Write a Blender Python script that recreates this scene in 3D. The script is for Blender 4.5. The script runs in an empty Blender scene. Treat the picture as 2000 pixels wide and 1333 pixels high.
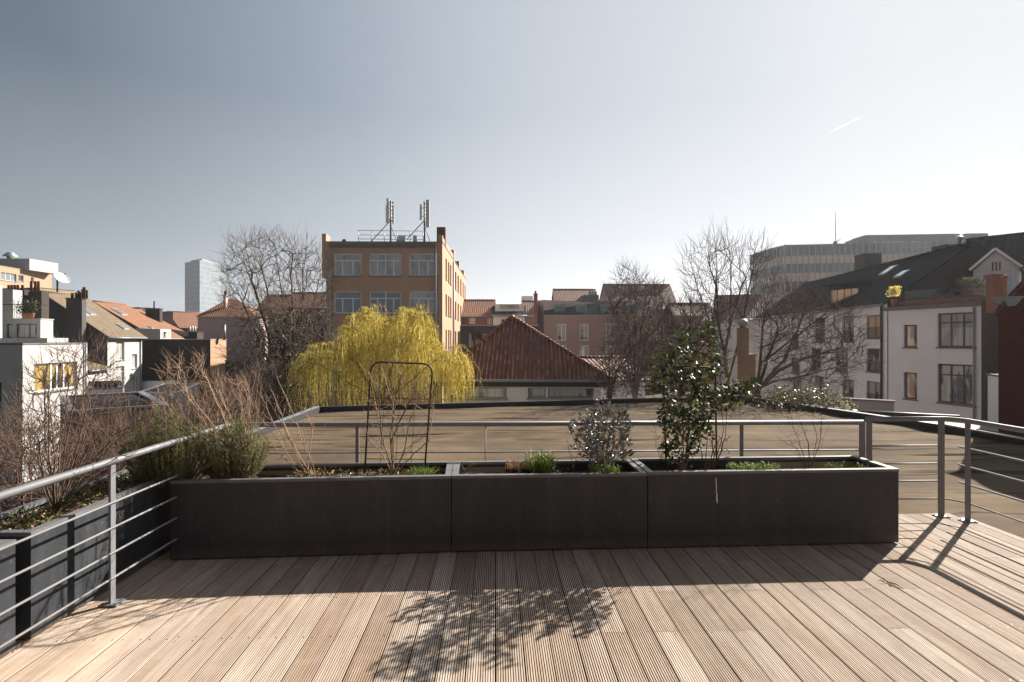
import bpy, math, random
import numpy as np
from mathutils import Vector, Matrix
random.seed(7)
sc = bpy.context.scene
F = 1111.0; CH = 1.64; HY = 662.0; TH = math.radians(1.65)
FW = (math.sin(TH), math.cos(TH)); RT = (math.cos(TH), -math.sin(TH))
# ---------------------------------------------------------------- camera, sky, sun, exposure
cam = bpy.data.objects.new('camera', bpy.data.cameras.new('camera'))
sc.collection.objects.link(cam); sc.camera = cam
cam.location = (0, 0, CH); cam.rotation_euler = (math.pi/2, 0, -TH)
cam.data.sensor_width = 36; cam.data.lens = F/2000*36
cam.data.shift_y = -4.5/2000; cam.data.clip_end = 30000; cam.data.clip_start = .05
SUN_EL = math.radians(30.6); SUN_AZ = math.radians(47.8)
w = bpy.data.worlds.new('World'); sc.world = w; w.use_nodes = True
nt = w.node_tree; bg = nt.nodes['Background']
sky = nt.nodes.new('ShaderNodeTexSky'); sky.sky_type = 'NISHITA'; sky.sun_disc = False
sky.sun_elevation = SUN_EL; sky.sun_rotation = SUN_AZ; sky.dust_density = 1.0; sky.ozone_density = 1.2
EXPO = 1.4
def _ramp(stops):
    r = nt.nodes.new('ShaderNodeValToRGB'); e = r.color_ramp.elements; r.color_ramp.interpolation = 'EASE' if False else 'LINEAR'
    while len(e) < len(stops): e.new(.5)
    for i, (q, c) in enumerate(stops): e[i].position = q; e[i].color = (*c, 1)
    return r
sunv = (math.sin(SUN_AZ)*math.cos(SUN_EL), math.cos(SUN_AZ)*math.cos(SUN_EL), math.sin(SUN_EL))
tc = nt.nodes.new('ShaderNodeTexCoord'); dp_ = nt.nodes.new('ShaderNodeVectorMath'); dp_.operation = 'DOT_PRODUCT'; dp_.inputs[1].default_value = sunv
nt.links.new(tc.outputs['Generated'], dp_.inputs[0]); mr = nt.nodes.new('ShaderNodeMapRange'); mr.inputs['From Min'].default_value = -1; nt.links.new(dp_.outputs['Value'], mr.inputs['Value'])
r1 = _ramp([(0, (.05, .066, .09)), (.5, (.07, .10, .135)), (.63, (.095, .135, .182)), (.768, (.255, .315, .385)), (.88, (.47, .52, .59)), (.957, (.60, .64, .69)), (1, (.72, .755, .79))])
r2 = _ramp([(0, (.2, .21, .23)), (.5, (.33, .39, .44)), (.6, (.5, .56, .605)), (.85, (.92, .94, .96)), (.93, (.95, .96, .97)), (1, (.98, .98, .98))])
nt.links.new(mr.outputs[0], r1.inputs[0]); nt.links.new(mr.outputs[0], r2.inputs[0])
sz = nt.nodes.new('ShaderNodeSeparateXYZ'); nt.links.new(tc.outputs['Generated'], sz.inputs[0])
r3 = _ramp([(0, (.98,)*3), (.05, (.88,)*3), (.17, (.5,)*3), (.37, (.08,)*3), (.6, (0,)*3)]); nt.links.new(sz.outputs['Z'], r3.inputs[0])
mx = nt.nodes.new('ShaderNodeMix'); mx.data_type = 'RGBA'; nt.links.new(r3.outputs[0], mx.inputs[0]); nt.links.new(r1.outputs[0], mx.inputs[6]); nt.links.new(r2.outputs[0], mx.inputs[7])
# a share of the physical sky, clipped, keeps the hue shift of the real air
sk = nt.nodes.new('ShaderNodeMix'); sk.data_type = 'RGBA'; sk.clamp_result = True; sk.blend_type = 'MULTIPLY'; sk.inputs[0].default_value = 1; nt.links.new(sky.outputs[0], sk.inputs[6]); sk.inputs[7].default_value = (.1, .1, .1, 1)
m2 = nt.nodes.new('ShaderNodeMix'); m2.data_type = 'RGBA'; m2.inputs[0].default_value = .06; nt.links.new(mx.outputs[2], m2.inputs[6]); nt.links.new(sk.outputs[2], m2.inputs[7])
nt.links.new(m2.outputs[2], bg.inputs[0]); bg.inputs[1].default_value = 1.04*2**-EXPO
sd = bpy.data.lights.new('sun', 'SUN'); sd.energy = 5.0; sd.angle = math.radians(.5); sd.color = (1, .93, .83)
so = bpy.data.objects.new('sun', sd); sc.collection.objects.link(so)
sv = Vector((math.sin(SUN_AZ)*math.cos(SUN_EL), math.cos(SUN_AZ)*math.cos(SUN_EL), math.sin(SUN_EL)))
so.rotation_euler = sv.to_track_quat('Z', 'Y').to_euler(); so.location = (30, 30, 40)
sc.view_settings.view_transform = 'Standard'; sc.view_settings.look = 'None'
sc.view_settings.gamma = 1; sc.view_settings.exposure = EXPO
sc.render.engine = 'CYCLES'

# ---------------------------------------------------------------- helpers
def W(px, py, d):
    xc = (px-1000)/F*d
    return Vector((d*FW[0]+xc*RT[0], d*FW[1]+xc*RT[1], CH+(HY-py)/F*d))
def G(px, d):
    p = W(px, HY, d); return (p.x, p.y)
def ZH(py, d): return CH+(HY-py)/F*d
ORG = {}
class MB:
    def __init__(s): s.V = []; s.Fc = []; s.M = []; s.C = []; s.sm = []
    def face(s, pts, m=0, c=None):
        i = len(s.V); s.V.extend([tuple(p) for p in pts]); s.Fc.append(tuple(range(i, i+len(pts))))
        s.M.append(m); s.C.append(c if c is not None else .5); s.sm.append(False)
    def box(s, x0, x1, y0, y1, z0, z1, m=0, c=None):
        s.hexa([(x0,y0,z0),(x1,y0,z0),(x1,y1,z0),(x0,y1,z0)], [(x0,y0,z1),(x1,y0,z1),(x1,y1,z1),(x0,y1,z1)], m, c)
    def hexa(s, b, t, m=0, c=None):
        n = len(b)
        s.face(list(reversed(b)), m, c); s.face(t, m, c)
        for i in range(n):
            j = (i+1) % n; s.face([b[i], b[j], t[j], t[i]], m, c)
    def obox(s, o, ax, ay, az, m=0, c=None):      # oriented box from corner o and three edge vectors
        o = Vector(o); ax = Vector(ax); ay = Vector(ay); az = Vector(az)
        if ax.cross(ay).dot(az) < 0: o = o+ax; ax = -ax
        b = [o, o+ax, o+ax+ay, o+ay]; s.hexa(b, [p+az for p in b], m, c)
    def bar(s, a, b, wdt, h, m=0, c=None):        # rectangular bar from a to b
        a = Vector(a); b = Vector(b); d = (b-a).normalized()
        up = Vector((0, 0, 1)) if abs(d.z) < .95 else Vector((0, 1, 0))
        x = d.cross(up).normalized(); y = x.cross(d).normalized()
        s.obox(a-x*wdt/2-y*h/2, x*wdt, b-a, y*h, m, c)
    def tube(s, pts, r, n=6, m=0, c=None, cap=True, smooth=True):
        pts = [Vector(p) for p in pts]; k = len(pts)
        if not hasattr(r, '__len__'): r = [r]*k
        base = len(s.V); x = None
        for i, p in enumerate(pts):
            d = (pts[min(i+1, k-1)]-pts[max(i-1, 0)])
            if d.length < 1e-9: d = Vector((0, 0, 1))
            d.normalize()
            if x is None: x = d.orthogonal().normalized()
            else:
                x = x-d*x.dot(d)
                x = x.normalized() if x.length > 1e-6 else d.orthogonal().normalized()
            y = d.cross(x)
            for j in range(n):
                a = 2*math.pi*j/n; s.V.append(tuple(p+(x*math.cos(a)+y*math.sin(a))*r[i]))
        cc = c if c is not None else .5
        for i in range(k-1):
            for j in range(n):
                a = base+i*n+j; b = base+i*n+(j+1) % n
                s.Fc.append((a, b, b+n, a+n)); s.M.append(m); s.C.append(cc); s.sm.append(smooth)
        if cap:
            s.Fc.append(tuple(base+j for j in reversed(range(n)))); s.M.append(m); s.C.append(cc); s.sm.append(False)
            s.Fc.append(tuple(base+(k-1)*n+j for j in range(n))); s.M.append(m); s.C.append(cc); s.sm.append(False)
    def lathe(s, c, prof, n=12, m=0):             # prof: (r, z)
        s.tube([(c[0], c[1], c[2]+z) for r, z in prof], [max(r, .001) for r, z in prof], n, m)
    def slab(s, q, t, m=0, c=None):               # sloped slab: polygon q (ccw seen from above), thickness t downwards
        s.hexa([Vector(p)-Vector((0, 0, t)) for p in q], [Vector(p) for p in q], m, c)
    def leaf(s, p, d, L, wd, m=0, c=.5):
        d = d.normalized(); sx = d.cross(Vector((random.uniform(-1, 1), random.uniform(-1, 1), random.uniform(-1, 1))))
        if sx.length < 1e-5: return
        sx = sx.normalized()*wd/2; nn = d.cross(sx)*.35
        s.face([p, p+d*L*.5+sx+nn, p+d*L, p+d*L*.5-sx+nn], m, c)
    def build(s, name, mats, parent=None, origin=None):
        if not isinstance(mats, (list, tuple)): mats = [mats]
        o0 = ORG[parent.name] if parent is not None else (origin if origin is not None else (0, 0, 0))
        me = bpy.data.meshes.new(name)
        V = np.array(s.V, dtype=np.float64).reshape(-1, 3)
        me.from_pydata((V-np.array(o0)).tolist(), [], s.Fc)
        for m in mats: me.materials.append(m)
        me.polygons.foreach_set('material_index', s.M); me.polygons.foreach_set('use_smooth', s.sm)
        nl = len(me.loops); lv = np.empty(nl, dtype=np.int32); me.loops.foreach_get('vertex_index', lv)
        ls = np.empty(len(me.polygons), dtype=np.int32); me.polygons.foreach_get('loop_start', ls)
        cnt = np.diff(np.append(ls, nl)); nr = np.empty(len(me.polygons)*3); me.polygons.foreach_get('normal', nr)
        nr = nr.reshape(-1, 3); z = np.array([0, 0, 1.0]); t = np.cross(z, nr)
        ln = np.linalg.norm(t, axis=1); flat = ln < .05; t[flat] = (1, 0, 0); ln[flat] = 1; t /= ln[:, None]
        b = np.cross(nr, t); T = np.repeat(t, cnt, 0); B = np.repeat(b, cnt, 0); P = V[lv]
        uv = np.stack([(P*T).sum(1), (P*B).sum(1)], 1).astype(np.float32)
        ul = me.uv_layers.new(name='UVMap'); ul.data.foreach_set('uv', uv.ravel())
        ca = me.color_attributes.new('rnd', 'FLOAT_COLOR', 'CORNER')
        col = np.repeat(np.array(s.C, dtype=np.float32), cnt); col = np.stack([col, col, col, np.ones_like(col)], 1)
        ca.data.foreach_set('color', col.ravel()); me.update()
        ob = bpy.data.objects.new(name, me); sc.collection.objects.link(ob)
        if parent is not None: ob.parent = parent; ob.location = (0, 0, 0)
        else: ob.location = o0
        ORG[ob.name] = tuple(o0)
        return ob
def thing(name, label, cat, loc, group=None):
    o = bpy.data.objects.new(name, None); sc.collection.objects.link(o); o.location = loc; o.empty_display_size = .2
    ORG[o.name] = tuple(loc); o['label'] = label; o['category'] = cat
    if group: o['group'] = group
    return o
def tag(o, label, cat, group=None, kind=None):
    if label: o['label'] = label
    if cat: o['category'] = cat
    if group: o['group'] = group
    if kind: o['kind'] = kind
    return o
def box1(x0, x1, y0, y1, z0, z1):
    m = MB(); m.box(x0, x1, y0, y1, z0, z1); return m

# ---------------------------------------------------------------- materials
class NT:
    def __init__(s, name):
        s.m = bpy.data.materials.new(name); s.m.use_nodes = True; s.t = s.m.node_tree
        s.p = s.t.nodes['Principled BSDF']; s.out = s.t.nodes['Material Output']
    def n(s, typ, **kw):
        nd = s.t.nodes.new('ShaderNode'+typ)
        for k, v in kw.items():
            if k in nd.inputs: nd.inputs[k].default_value = v
            else: setattr(nd, k, v)
        return nd
    def l(s, a, b): s.t.links.new(a, b)
    def coord(s, scale=(1, 1, 1), uv=True, rot=(0, 0, 0)):
        tc = s.n('TexCoord'); mp = s.n('Mapping'); mp.inputs['Scale'].default_value = scale; mp.inputs['Rotation'].default_value = rot
        s.l(tc.outputs['UV' if uv else 'Object'], mp.inputs[0]); return mp.outputs[0]
    def noise(s, co, scale, detail=4, rough=.6):
        nd = s.n('TexNoise'); nd.inputs['Scale'].default_value = scale; nd.inputs['Detail'].default_value = detail
        nd.inputs['Roughness'].default_value = rough; s.l(co, nd.inputs['Vector']); return nd.outputs['Fac']
    def ramp(s, fac, stops):
        r = s.n('ValToRGB'); e = r.color_ramp.elements
        while len(e) < len(stops): e.new(.5)
        for i, (p, c) in enumerate(stops): e[i].position = p; e[i].color = (*c, 1) if len(c) == 3 else c
        s.l(fac, r.inputs[0]); return r.outputs[0]
    def mix(s, fac, a, b, mode='MIX'):
        x = s.n('Mix'); x.data_type = 'RGBA'; x.blend_type = mode
        for v, i in ((fac, 0), (a, 6), (b, 7)):
            if isinstance(v, (int, float)): x.inputs[i].default_value = v
            elif isinstance(v, tuple): x.inputs[i].default_value = (*v, 1)
            else: s.l(v, x.inputs[i])
        return x.outputs[2]
    def bump(s, h, strength=.3, dist=.02, nrm=None):
        b = s.n('Bump'); b.inputs['Strength'].default_value = strength; b.inputs['Distance'].default_value = dist
        s.l(h, b.inputs['Height'])
        if nrm is not None: s.l(nrm, b.inputs['Normal'])
        s.l(b.outputs[0], s.p.inputs['Normal']); return b.outputs[0]
    def fin(s, col=None, rough=.8, spec=.3, metal=0.):
        if col is not None:
            if isinstance(col, tuple): s.p.inputs['Base Color'].default_value = (*col, 1)
            else: s.l(col, s.p.inputs['Base Color'])
        s.p.inputs['Roughness'].default_value = rough; s.p.inputs['Metallic'].default_value = metal
        s.p.inputs['Specular IOR Level'].default_value = spec; return s.m
def sc3(c, k): return tuple(min(1, v*k) for v in c)
def plain(name, col, rough=.8, spec=.3, metal=0., var=.25, scale=1.5, bump=.1, grime=True):
    t = NT(name); co = t.coord(uv=False)
    n1 = t.noise(co, scale); n2 = t.noise(co, scale*14, 3)
    c = t.ramp(n1, [(.3, sc3(col, 1-var)), (.7, sc3(col, 1+var*.5))])
    c = t.mix(.25, c, t.ramp(n2, [(.3, sc3(col, .8)), (.7, sc3(col, 1.12))]))
    if bump: t.bump(n2, bump, .01)
    return t.fin(c, rough, spec, metal)
def stucco(name, col, dirt=(.25, .22, .2), amt=.35):
    t = NT(name); co = t.coord(uv=False); cu = t.coord((1.2, .12, 1))
    n1 = t.noise(co, .5, 5); n2 = t.noise(cu, 2.2, 5, .7)
    c = t.ramp(n1, [(.3, sc3(col, .88)), (.7, col)])
    c = t.mix(t.ramp(n2, [(.55, (0, 0, 0)), (.8, (amt, amt, amt))]), c, dirt)
    t.bump(t.noise(co, 60, 2), .15, .01); return t.fin(c, .9, .2)
def brick(name, a, b, mortar=(.3, .27, .24), scale=1.0, var=.3, bw=.22, bh=.072):
    t = NT(name); co = t.coord((scale, scale, 1))
    br = t.n('TexBrick'); br.inputs['Scale'].default_value = 1; br.inputs['Brick Width'].default_value = bw
    br.inputs['Row Height'].default_value = bh; br.inputs['Mortar Size'].default_value = .008
    br.inputs['Color1'].default_value = (*a, 1); br.inputs['Color2'].default_value = (*b, 1); br.inputs['Mortar'].default_value = (*mortar, 1)
    br.inputs['Bias'].default_value = 0; t.l(co, br.inputs['Vector'])
    oc = t.coord(uv=False); n = t.noise(oc, .35, 6, .65); n2 = t.noise(t.coord((1, .15, 1)), 1.1, 5)
    c = t.mix(t.ramp(n, [(.35, (.0, 0, 0)), (.75, (var*1.6,)*3)]), br.outputs[0], sc3(a, .5))
    c = t.mix(t.ramp(n2, [(.5, (0, 0, 0)), (.8, (.35,)*3)]), c, sc3(b, 1.25))
    t.bump(br.outputs['Fac'], -.4, .01); return t.fin(c, .88, .25)
def tiles(name, a, b, tw=.25, th=.33, moss=(.12, .1, .06), mamt=.4, rough=.75):
    t = NT(name); co = t.coord((1, 1, 1))
    br = t.n('TexBrick'); br.inputs['Scale'].default_value = 1; br.inputs['Brick Width'].default_value = tw; br.offset = 0
    br.inputs['Row Height'].default_value = th; br.inputs['Mortar Size'].default_value = .018
    br.inputs['Color1'].default_value = (*a, 1); br.inputs['Color2'].default_value = (*b, 1); br.inputs['Mortar'].default_value = (*sc3(a, .35), 1)
    t.l(co, br.inputs['Vector'])
    n = t.noise(t.coord(uv=False), .9, 6, .7)
    c = t.mix(t.ramp(n, [(.42, (0, 0, 0)), (.7, (mamt,)*3)]), br.outputs[0], moss)
    wv = t.n('TexWave'); wv.wave_profile = 'SIN'; wv.inputs['Scale'].default_value = 2*math.pi/20/tw*1.0
    t.l(co, wv.inputs['Vector']); t.bump(wv.outputs['Fac'], .7, .05); return t.fin(c, rough, .3 if rough < .85 else 0.)
def glass(name, col=(.02, .025, .03), rough=.04, curtain=0, tint=(.6, .58, .52)):
    t = NT(name); c = col
    if curtain:
        co = t.coord((9, .4, 1)); n = t.noise(co, 1, 3); n2 = t.noise(t.coord((.7, .25, 1)), 1.7, 2)
        f = t.ramp(n2, [(.42, (0, 0, 0)), (.5, (curtain,)*3)])
        c = t.mix(f, col, t.ramp(n, [(.3, sc3(tint, .55)), (.7, tint)]))
    m = t.fin(c, rough, .9); t.p.inputs['Coat Weight'].default_value = .6; t.p.inputs['Coat Roughness'].default_value = .03
    t.bump(t.noise(t.coord(), .8, 2), .04, .05)
    return m
def leafm(name, stops, rough=.45, spec=.5, trans=.25):
    t = NT(name); at = t.n('Attribute'); at.attribute_name = 'rnd'
    c = t.ramp(at.outputs['Fac'], stops); m = t.fin(c, rough, spec)
    tr = t.n('BsdfTranslucent'); t.l(c, tr.inputs[0]); mx = t.n('MixShader'); mx.inputs[0].default_value = trans
    t.l(t.p.outputs[0], mx.inputs[1]); t.l(tr.outputs[0], mx.inputs[2]); t.l(mx.outputs[0], t.out.inputs[0]); return m
def bark(name, col, rough=.9, lich=None):
    t = NT(name); co = t.coord(uv=False); n = t.noise(co, 3, 4)
    c = t.ramp(n, [(.3, sc3(col, .6)), (.7, sc3(col, 1.35))]); at = t.n('Attribute'); at.attribute_name = 'rnd'
    c = t.mix(.5, c, t.ramp(at.outputs['Fac'], [(0, sc3(col, .5)), (1, sc3(col, 1.6))]))
    if lich: c = t.mix(t.ramp(t.noise(co, .7, 3), [(.5, (0, 0, 0)), (.6, (.6,)*3)]), c, lich)
    return t.fin(c, rough, .2)

def wood_mat():
    t = NT('weathered grooved decking'); tc = t.n('TexCoord'); at = t.n('Attribute'); at.attribute_name = 'rnd'
    def mp(sx, sy):
        m = t.n('Mapping'); m.inputs['Scale'].default_value = (sx, sy, 1); t.l(tc.outputs['Object'], m.inputs[0])
        # shift the pattern from board to board
        cb = t.n('VectorMath', operation='MULTIPLY_ADD'); cb.inputs[1].default_value = (1, 1, 1)
        sh = t.n('VectorMath', operation='SCALE'); sh.inputs['Scale'].default_value = 37.0; t.l(at.outputs['Color'], sh.inputs[0])
        t.l(m.outputs[0], cb.inputs[0]); t.l(sh.outputs[0], cb.inputs[2]); return cb.outputs[0]
    base = t.ramp(at.outputs['Fac'], [(0, (.35, .25, .185)), (.18, (.50, .40, .32)), (.36, (.41, .31, .235)), (.55, (.59, .49, .405)), (.72, (.38, .295, .23)), (.86, (.50, .385, .295)), (1, (.47, .395, .33))])
    g1 = t.noise(mp(60, 1.6), 1, 5, .65); g2 = t.noise(mp(9, 1.3), 1, 5, .7); g3 = t.noise(mp(2.5, 11), 1, 3, .5)
    c = t.mix(.75, base, t.ramp(g1, [(.25, (.42, .37, .33)), (.5, (.92, .92, .92)), (.75, (1.25, 1.25, 1.25))]), 'MULTIPLY')
    c = t.mix(t.ramp(g2, [(.45, (0, 0, 0)), (.72, (.75,)*3)]), c, (.27, .175, .105))
    c = t.mix(t.ramp(g3, [(.5, (0, 0, 0)), (.75, (.3,)*3)]), c, (.47, .40, .33))
    big = t.noise(t.coord(uv=False), .8, 4); c = t.mix(t.ramp(big, [(.4, (0, 0, 0)), (.75, (.3,)*3)]), c, (.27, .24, .215))
    # worn, silvered end of the terrace and darker tone low in the grooves
    geo = t.n('NewGeometry'); sx = t.n('SeparateXYZ'); t.l(geo.outputs['Position'], sx.inputs[0])
    gr = t.n('MapRange'); gr.inputs['From Min'].default_value = -.0045; gr.inputs['From Max'].default_value = -.0012
    t.l(sx.outputs['Z'], gr.inputs['Value']); c = t.mix(gr.outputs[0], (.025, .017, .013), c)
    t.bump(g1, .25, .003); return t.fin(c, .75, .25)
def planter_mat():
    t = NT('anthracite fibre cement'); co = t.coord(uv=False)
    c = t.ramp(t.noise(co, 2.4, 6, .65), [(.3, (.020, .0225, .028)), (.7, (.030, .0335, .041))])
    st = t.noise(t.coord((7, 7, .5), uv=False), 1.6, 5, .7); c = t.mix(t.ramp(st, [(.48, (0, 0, 0)), (.72, (.45,)*3)]), c, (.056, .058, .062))
    sp = t.noise(co, 22, 3); c = t.mix(t.ramp(sp, [(.6, (0, 0, 0)), (.7, (.35,)*3)]), c, (.10, .095, .088))
    geo = t.n('NewGeometry'); sx = t.n('SeparateXYZ'); t.l(geo.outputs['Position'], sx.inputs[0])
    mr_ = t.n('MapRange'); mr_.inputs['From Min'].default_value = .10; mr_.inputs['From Max'].default_value = .0; t.l(sx.outputs['Z'], mr_.inputs['Value'])
    sm = t.n('Math', operation='MULTIPLY'); t.l(mr_.outputs[0], sm.inputs[0]); t.l(st, sm.inputs[1]); c = t.mix(sm.outputs[0], c, (.12, .105, .09))
    t.bump(t.noise(co, 9, 4), .12, .01); t.l(t.ramp(t.noise(co, 1.3, 4), [(.3, (.42,)*3), (.7, (.6,)*3)]), t.p.inputs['Roughness']); m = t.fin(c, .5, .5)
    return m
M = dict(
 rim=plain('planter rim with painted sunlight', (.135, .137, .145), .5, .5, 0, .3, 5, .15),  # rim tone lighter than the walls, sunlight on top put into the colour
 
 wood=wood_mat(), joist=plain('painted shade under boards', (.02, .018, .016)), screw=plain('dark screw head', (.04, .035, .03), .5, .5, .6),
 planter=planter_mat(),
 soil=plain('dry soil', (.09, .065, .045), .95, .1, 0, .5, 7, .9),
 liner=plain('pale planter lining', (.32, .28, .2), .85, .2, 0, .35, 3),
 steel=plain('grey painted steel', (.18, .18, .195), .58, .4, .1, .14, 6, .06),
 rod=plain('grey painted steel rod', (.22, .22, .225), .62, .35, .1, .15, 9, .06),
 trellis=plain('dark rusted trellis', (.055, .038, .03), .6, .4, .2),
 zinc=plain('zinc capping', (.26, .28, .3), .45, .5, .4), blackcap=plain('black bitumen flashing', (.025, .025, .028), .6, .4),
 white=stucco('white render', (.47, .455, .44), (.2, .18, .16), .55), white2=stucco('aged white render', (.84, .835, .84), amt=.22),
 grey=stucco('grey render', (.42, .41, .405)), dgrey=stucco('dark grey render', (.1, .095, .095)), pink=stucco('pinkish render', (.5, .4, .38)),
 beige=stucco('beige render', (.38, .27, .18)), darkwall=brick('dark brick and painted wall shade', (.085, .062, .052), (.055, .043, .038), (.05, .045, .042)),
 bigbrick=brick('ochre brown brick', (.55, .33, .205), (.44, .255, .16), (.45, .33, .24)),
 redbrick=brick('red brick', (.3, .115, .06), (.22, .085, .05), (.3, .22, .18)),
 tanbrick=brick('tan flue brick', (.5, .33, .22), (.42, .27, .18)),
 midbrick=brick('salmon brown brick', (.46, .26, .19), (.36, .21, .16), (.3, .24, .2)),
 marbrick=brick('deep red clay brick', (.16, .045, .028), (.11, .035, .025), (.07, .05, .045)),
 orange=tiles('orange clay tiles', (.30, .135, .07), (.22, .10, .055), mamt=.35), tan=tiles('tan concrete tiles', (.2, .145, .09), (.15, .11, .075), .3, .36, mamt=.35),
 redt=tiles('dark red clay tiles', (.2, .075, .05), (.15, .055, .04)), rust=tiles('rust clay tiles', (.3, .13, .075), (.22, .1, .06)),
 slate=tiles('slate tiles', (.06, .06, .068), (.045, .045, .05), .3, .2, (.06, .05, .045), .25, .9), blackroof=tiles('black slates', (.019, .0195, .022), (.013, .0135, .015), .25, .16, (.05, .05, .05), .3, .9),
 darkrear=brick('dark brown brick', (.12, .07, .05), (.09, .05, .04), (.1, .08, .07)),
 gyellow=glass('window glass before yellow curtains', curtain=.9, tint=(.5, .36, .12)),
 stone=plain('blue stone', (.14, .14, .145)), winwhite=plain('white window frame', (.86, .86, .86), .5, .4, 0, .08),
 windark=plain('dark brown window frame', (.035, .025, .023), .5, .4, 0, .1), wingrey=plain('grey window frame', (.3, .3, .3), .5, .4),
 gdark=glass('dark window glass'), gcurt=glass('window glass before curtains', curtain=.9), gpale=glass('window glass before pale blinds', (.24, .25, .26), .05, .8, (.55, .54, .52)),
 gblue=glass('blueish window glass', (.14, .165, .19), .06, .55, (.2, .22, .24)), gamber=glass('amber blinds with painted brick reflection', (.7, .42, .26), .1, .4, (.8, .5, .32)),  # gamber: reflected sunlit brick painted into the pane colour
 pipe=plain('grey drain pipe', (.34, .34, .35), .5, .5, .2), pot=plain('dark chimney pot', (.12, .045, .03)), ochre=plain('ochre clay pipe', (.36, .17, .08)),
 alu=plain('dull aluminium', (.5, .51, .53), .4, .6, .7), antenna=plain('off white antenna cover', (.62, .62, .61), .5, .4, 0, .08), dsteel=plain('dark galvanised steel', (.13, .13, .135), .5, .5, .4),
 bark=bark('grey brown bark', (.12, .09, .07)), twig=bark('red brown twigs', (.105, .068, .052)), ptwig=bark('pale dry twigs', (.26, .175, .12)), btwig=bark('tan bark', (.2, .14, .1)),
 willowb=bark('willow bark', (.2, .16, .06)),
 willow=leafm('yellow willow wands', [(0, (.34, .29, .07)), (.5, (.72, .60, .14)), (1, (.9, .79, .3))], .6, .2, .45),
 camellia=leafm('glossy evergreen leaves', [(0, (.012, .022, .008)), (.55, (.03, .05, .014)), (.9, (.08, .11, .02)), (1, (.2, .19, .04))], .45, .4, .22),
 silver=leafm('silvery leaves', [(0, (.06, .06, .05)), (.6, (.13, .13, .115)), (1, (.3, .29, .26))], .3, .6, .12),
 rosemary=leafm('rosemary needles', [(0, (.04, .055, .02)), (.6, (.15, .185, .06)), (1, (.34, .36, .12))], .5, .3, .38),
 grass=leafm('fresh grass blades', [(0, (.05, .08, .015)), (.6, (.12, .19, .03)), (1, (.3, .33, .08))], .5, .3, .3),
 ivy=leafm('small ground leaves', [(0, (.03, .045, .012)), (.5, (.08, .12, .025)), (.85, (.17, .2, .05)), (1, (.3, .2, .1))], .4, .4, .2),
 dryleaf=leafm('dry leaves', [(0, (.12, .06, .03)), (1, (.4, .27, .16))], .7, .2, .2),
 palebush=leafm('pale variegated leaves', [(0, (.05, .055, .02)), (.6, (.16, .15, .07)), (1, (.55, .5, .33))], .35, .5, .2),
 ivydark=leafm('dark ivy leaves', [(0, (.012, .018, .008)), (1, (.05, .06, .02))], .4, .4, .1),
 terracotta=plain('terracotta', (.4, .16, .08)), canvas=plain('weathered sheet metal', (.1, .12, .14), .6),
)
# ================================================================ TERRACE
def GP(px, py, z=0.):
    return W(px, py, F*(CH-z)/(py-HY))
YB = 5.22; XR = 4.335; ZR = -.45; ZG = -5.0
def build_deck():
    pitch = .147; bwid = .1405; mb = MB()
    sec = [(0, -.022), (0, -.002), (.002, 0)]
    ng = 11; gp = (bwid-.004)/ng
    for k in range(ng):
        x0 = .002+k*gp
        sec += [(x0+.0035, 0), (x0+.0048, -.0042), (x0+.0078, -.0042), (x0+.0091, 0)]
    sec += [(bwid-.002, 0), (bwid, -.002), (bwid, -.022)]
    joist = [YB-.06-.5*i for i in range(16)]
    i0 = int(math.floor(-3.2/pitch)); i1 = int(math.ceil(XR/pitch))
    rr = random.Random(3)
    scr = MB()
    for i in range(i0, i1):
        xa = i*pitch+.0025; xb = xa+bwid
        if xb > XR: xb = XR
        yend = YB if xb < 4.25 else YB-.09*(xa+.07-4.2)/.12
        cuts = sorted({joist[rr.choice([2, 3, 3, 4])], joist[rr.choice([7, 8, 9, 10])]}, reverse=True)
        ys = [yend]+cuts+[-2.6]
        if rr.random() < .25: ys.pop(1)
        xo = rr.uniform(-.0012, .0012); zo = rr.uniform(-.001, .0005)
        for a, b in zip(ys[:-1], ys[1:]):
            c = rr.random(); y1 = a-.0015; y0 = b+.0015
            P = [(min(xa+x+xo, XR), z+zo) for x, z in sec]
            for (x0, z0), (x1, z1) in zip(P[:-1], P[1:]):
                if x1-x0 < 1e-6 and abs(z1-z0) < 1e-6: continue
                mb.face([(x0, y0, z0), (x1, y0, z1), (x1, y1, z1), (x0, y1, z0)], 0, c)
            mb.face([(x, y0, z) for x, z in P], 0, c); mb.face([(x, y1, z) for x, z in reversed(P)], 0, c)
        for y in joist:
            if y > yend-.02: continue
            near = min(abs(y-q) for q in cuts) < .02
            for dx in (.022, .118) if True else ():
                for dy in ((-.02, .02) if near else (0,)):
                    px = xa+dx+rr.uniform(-.004, .004); py = y+dy+rr.uniform(-.006, .006)
                    if px > XR-.02: continue
                    mb.face([(px+.0042*math.cos(t*math.pi/3), py+.0042*math.sin(t*math.pi/3), .0012+zo) for t in range(6)], 1, .5)
    # near-black block painted as the shade under the gaps
    mb.box(-3.2, XR-.01, -2.6, YB-.12, -.2, -.03, 2)
    mb.box(-3.2, 4.23, YB-.1, YB-.004, -.2, -.024, 3); mb.box(XR-.02, XR-.003, -2.6, YB-.12, -.2, -.024, 3)
    o = mb.build('deck', [M['wood'], M['screw'], M['joist'], M['steel']]); o['kind'] = 'structure'  # M['joist'] here is the painted shade under the gaps
build_deck()

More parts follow.
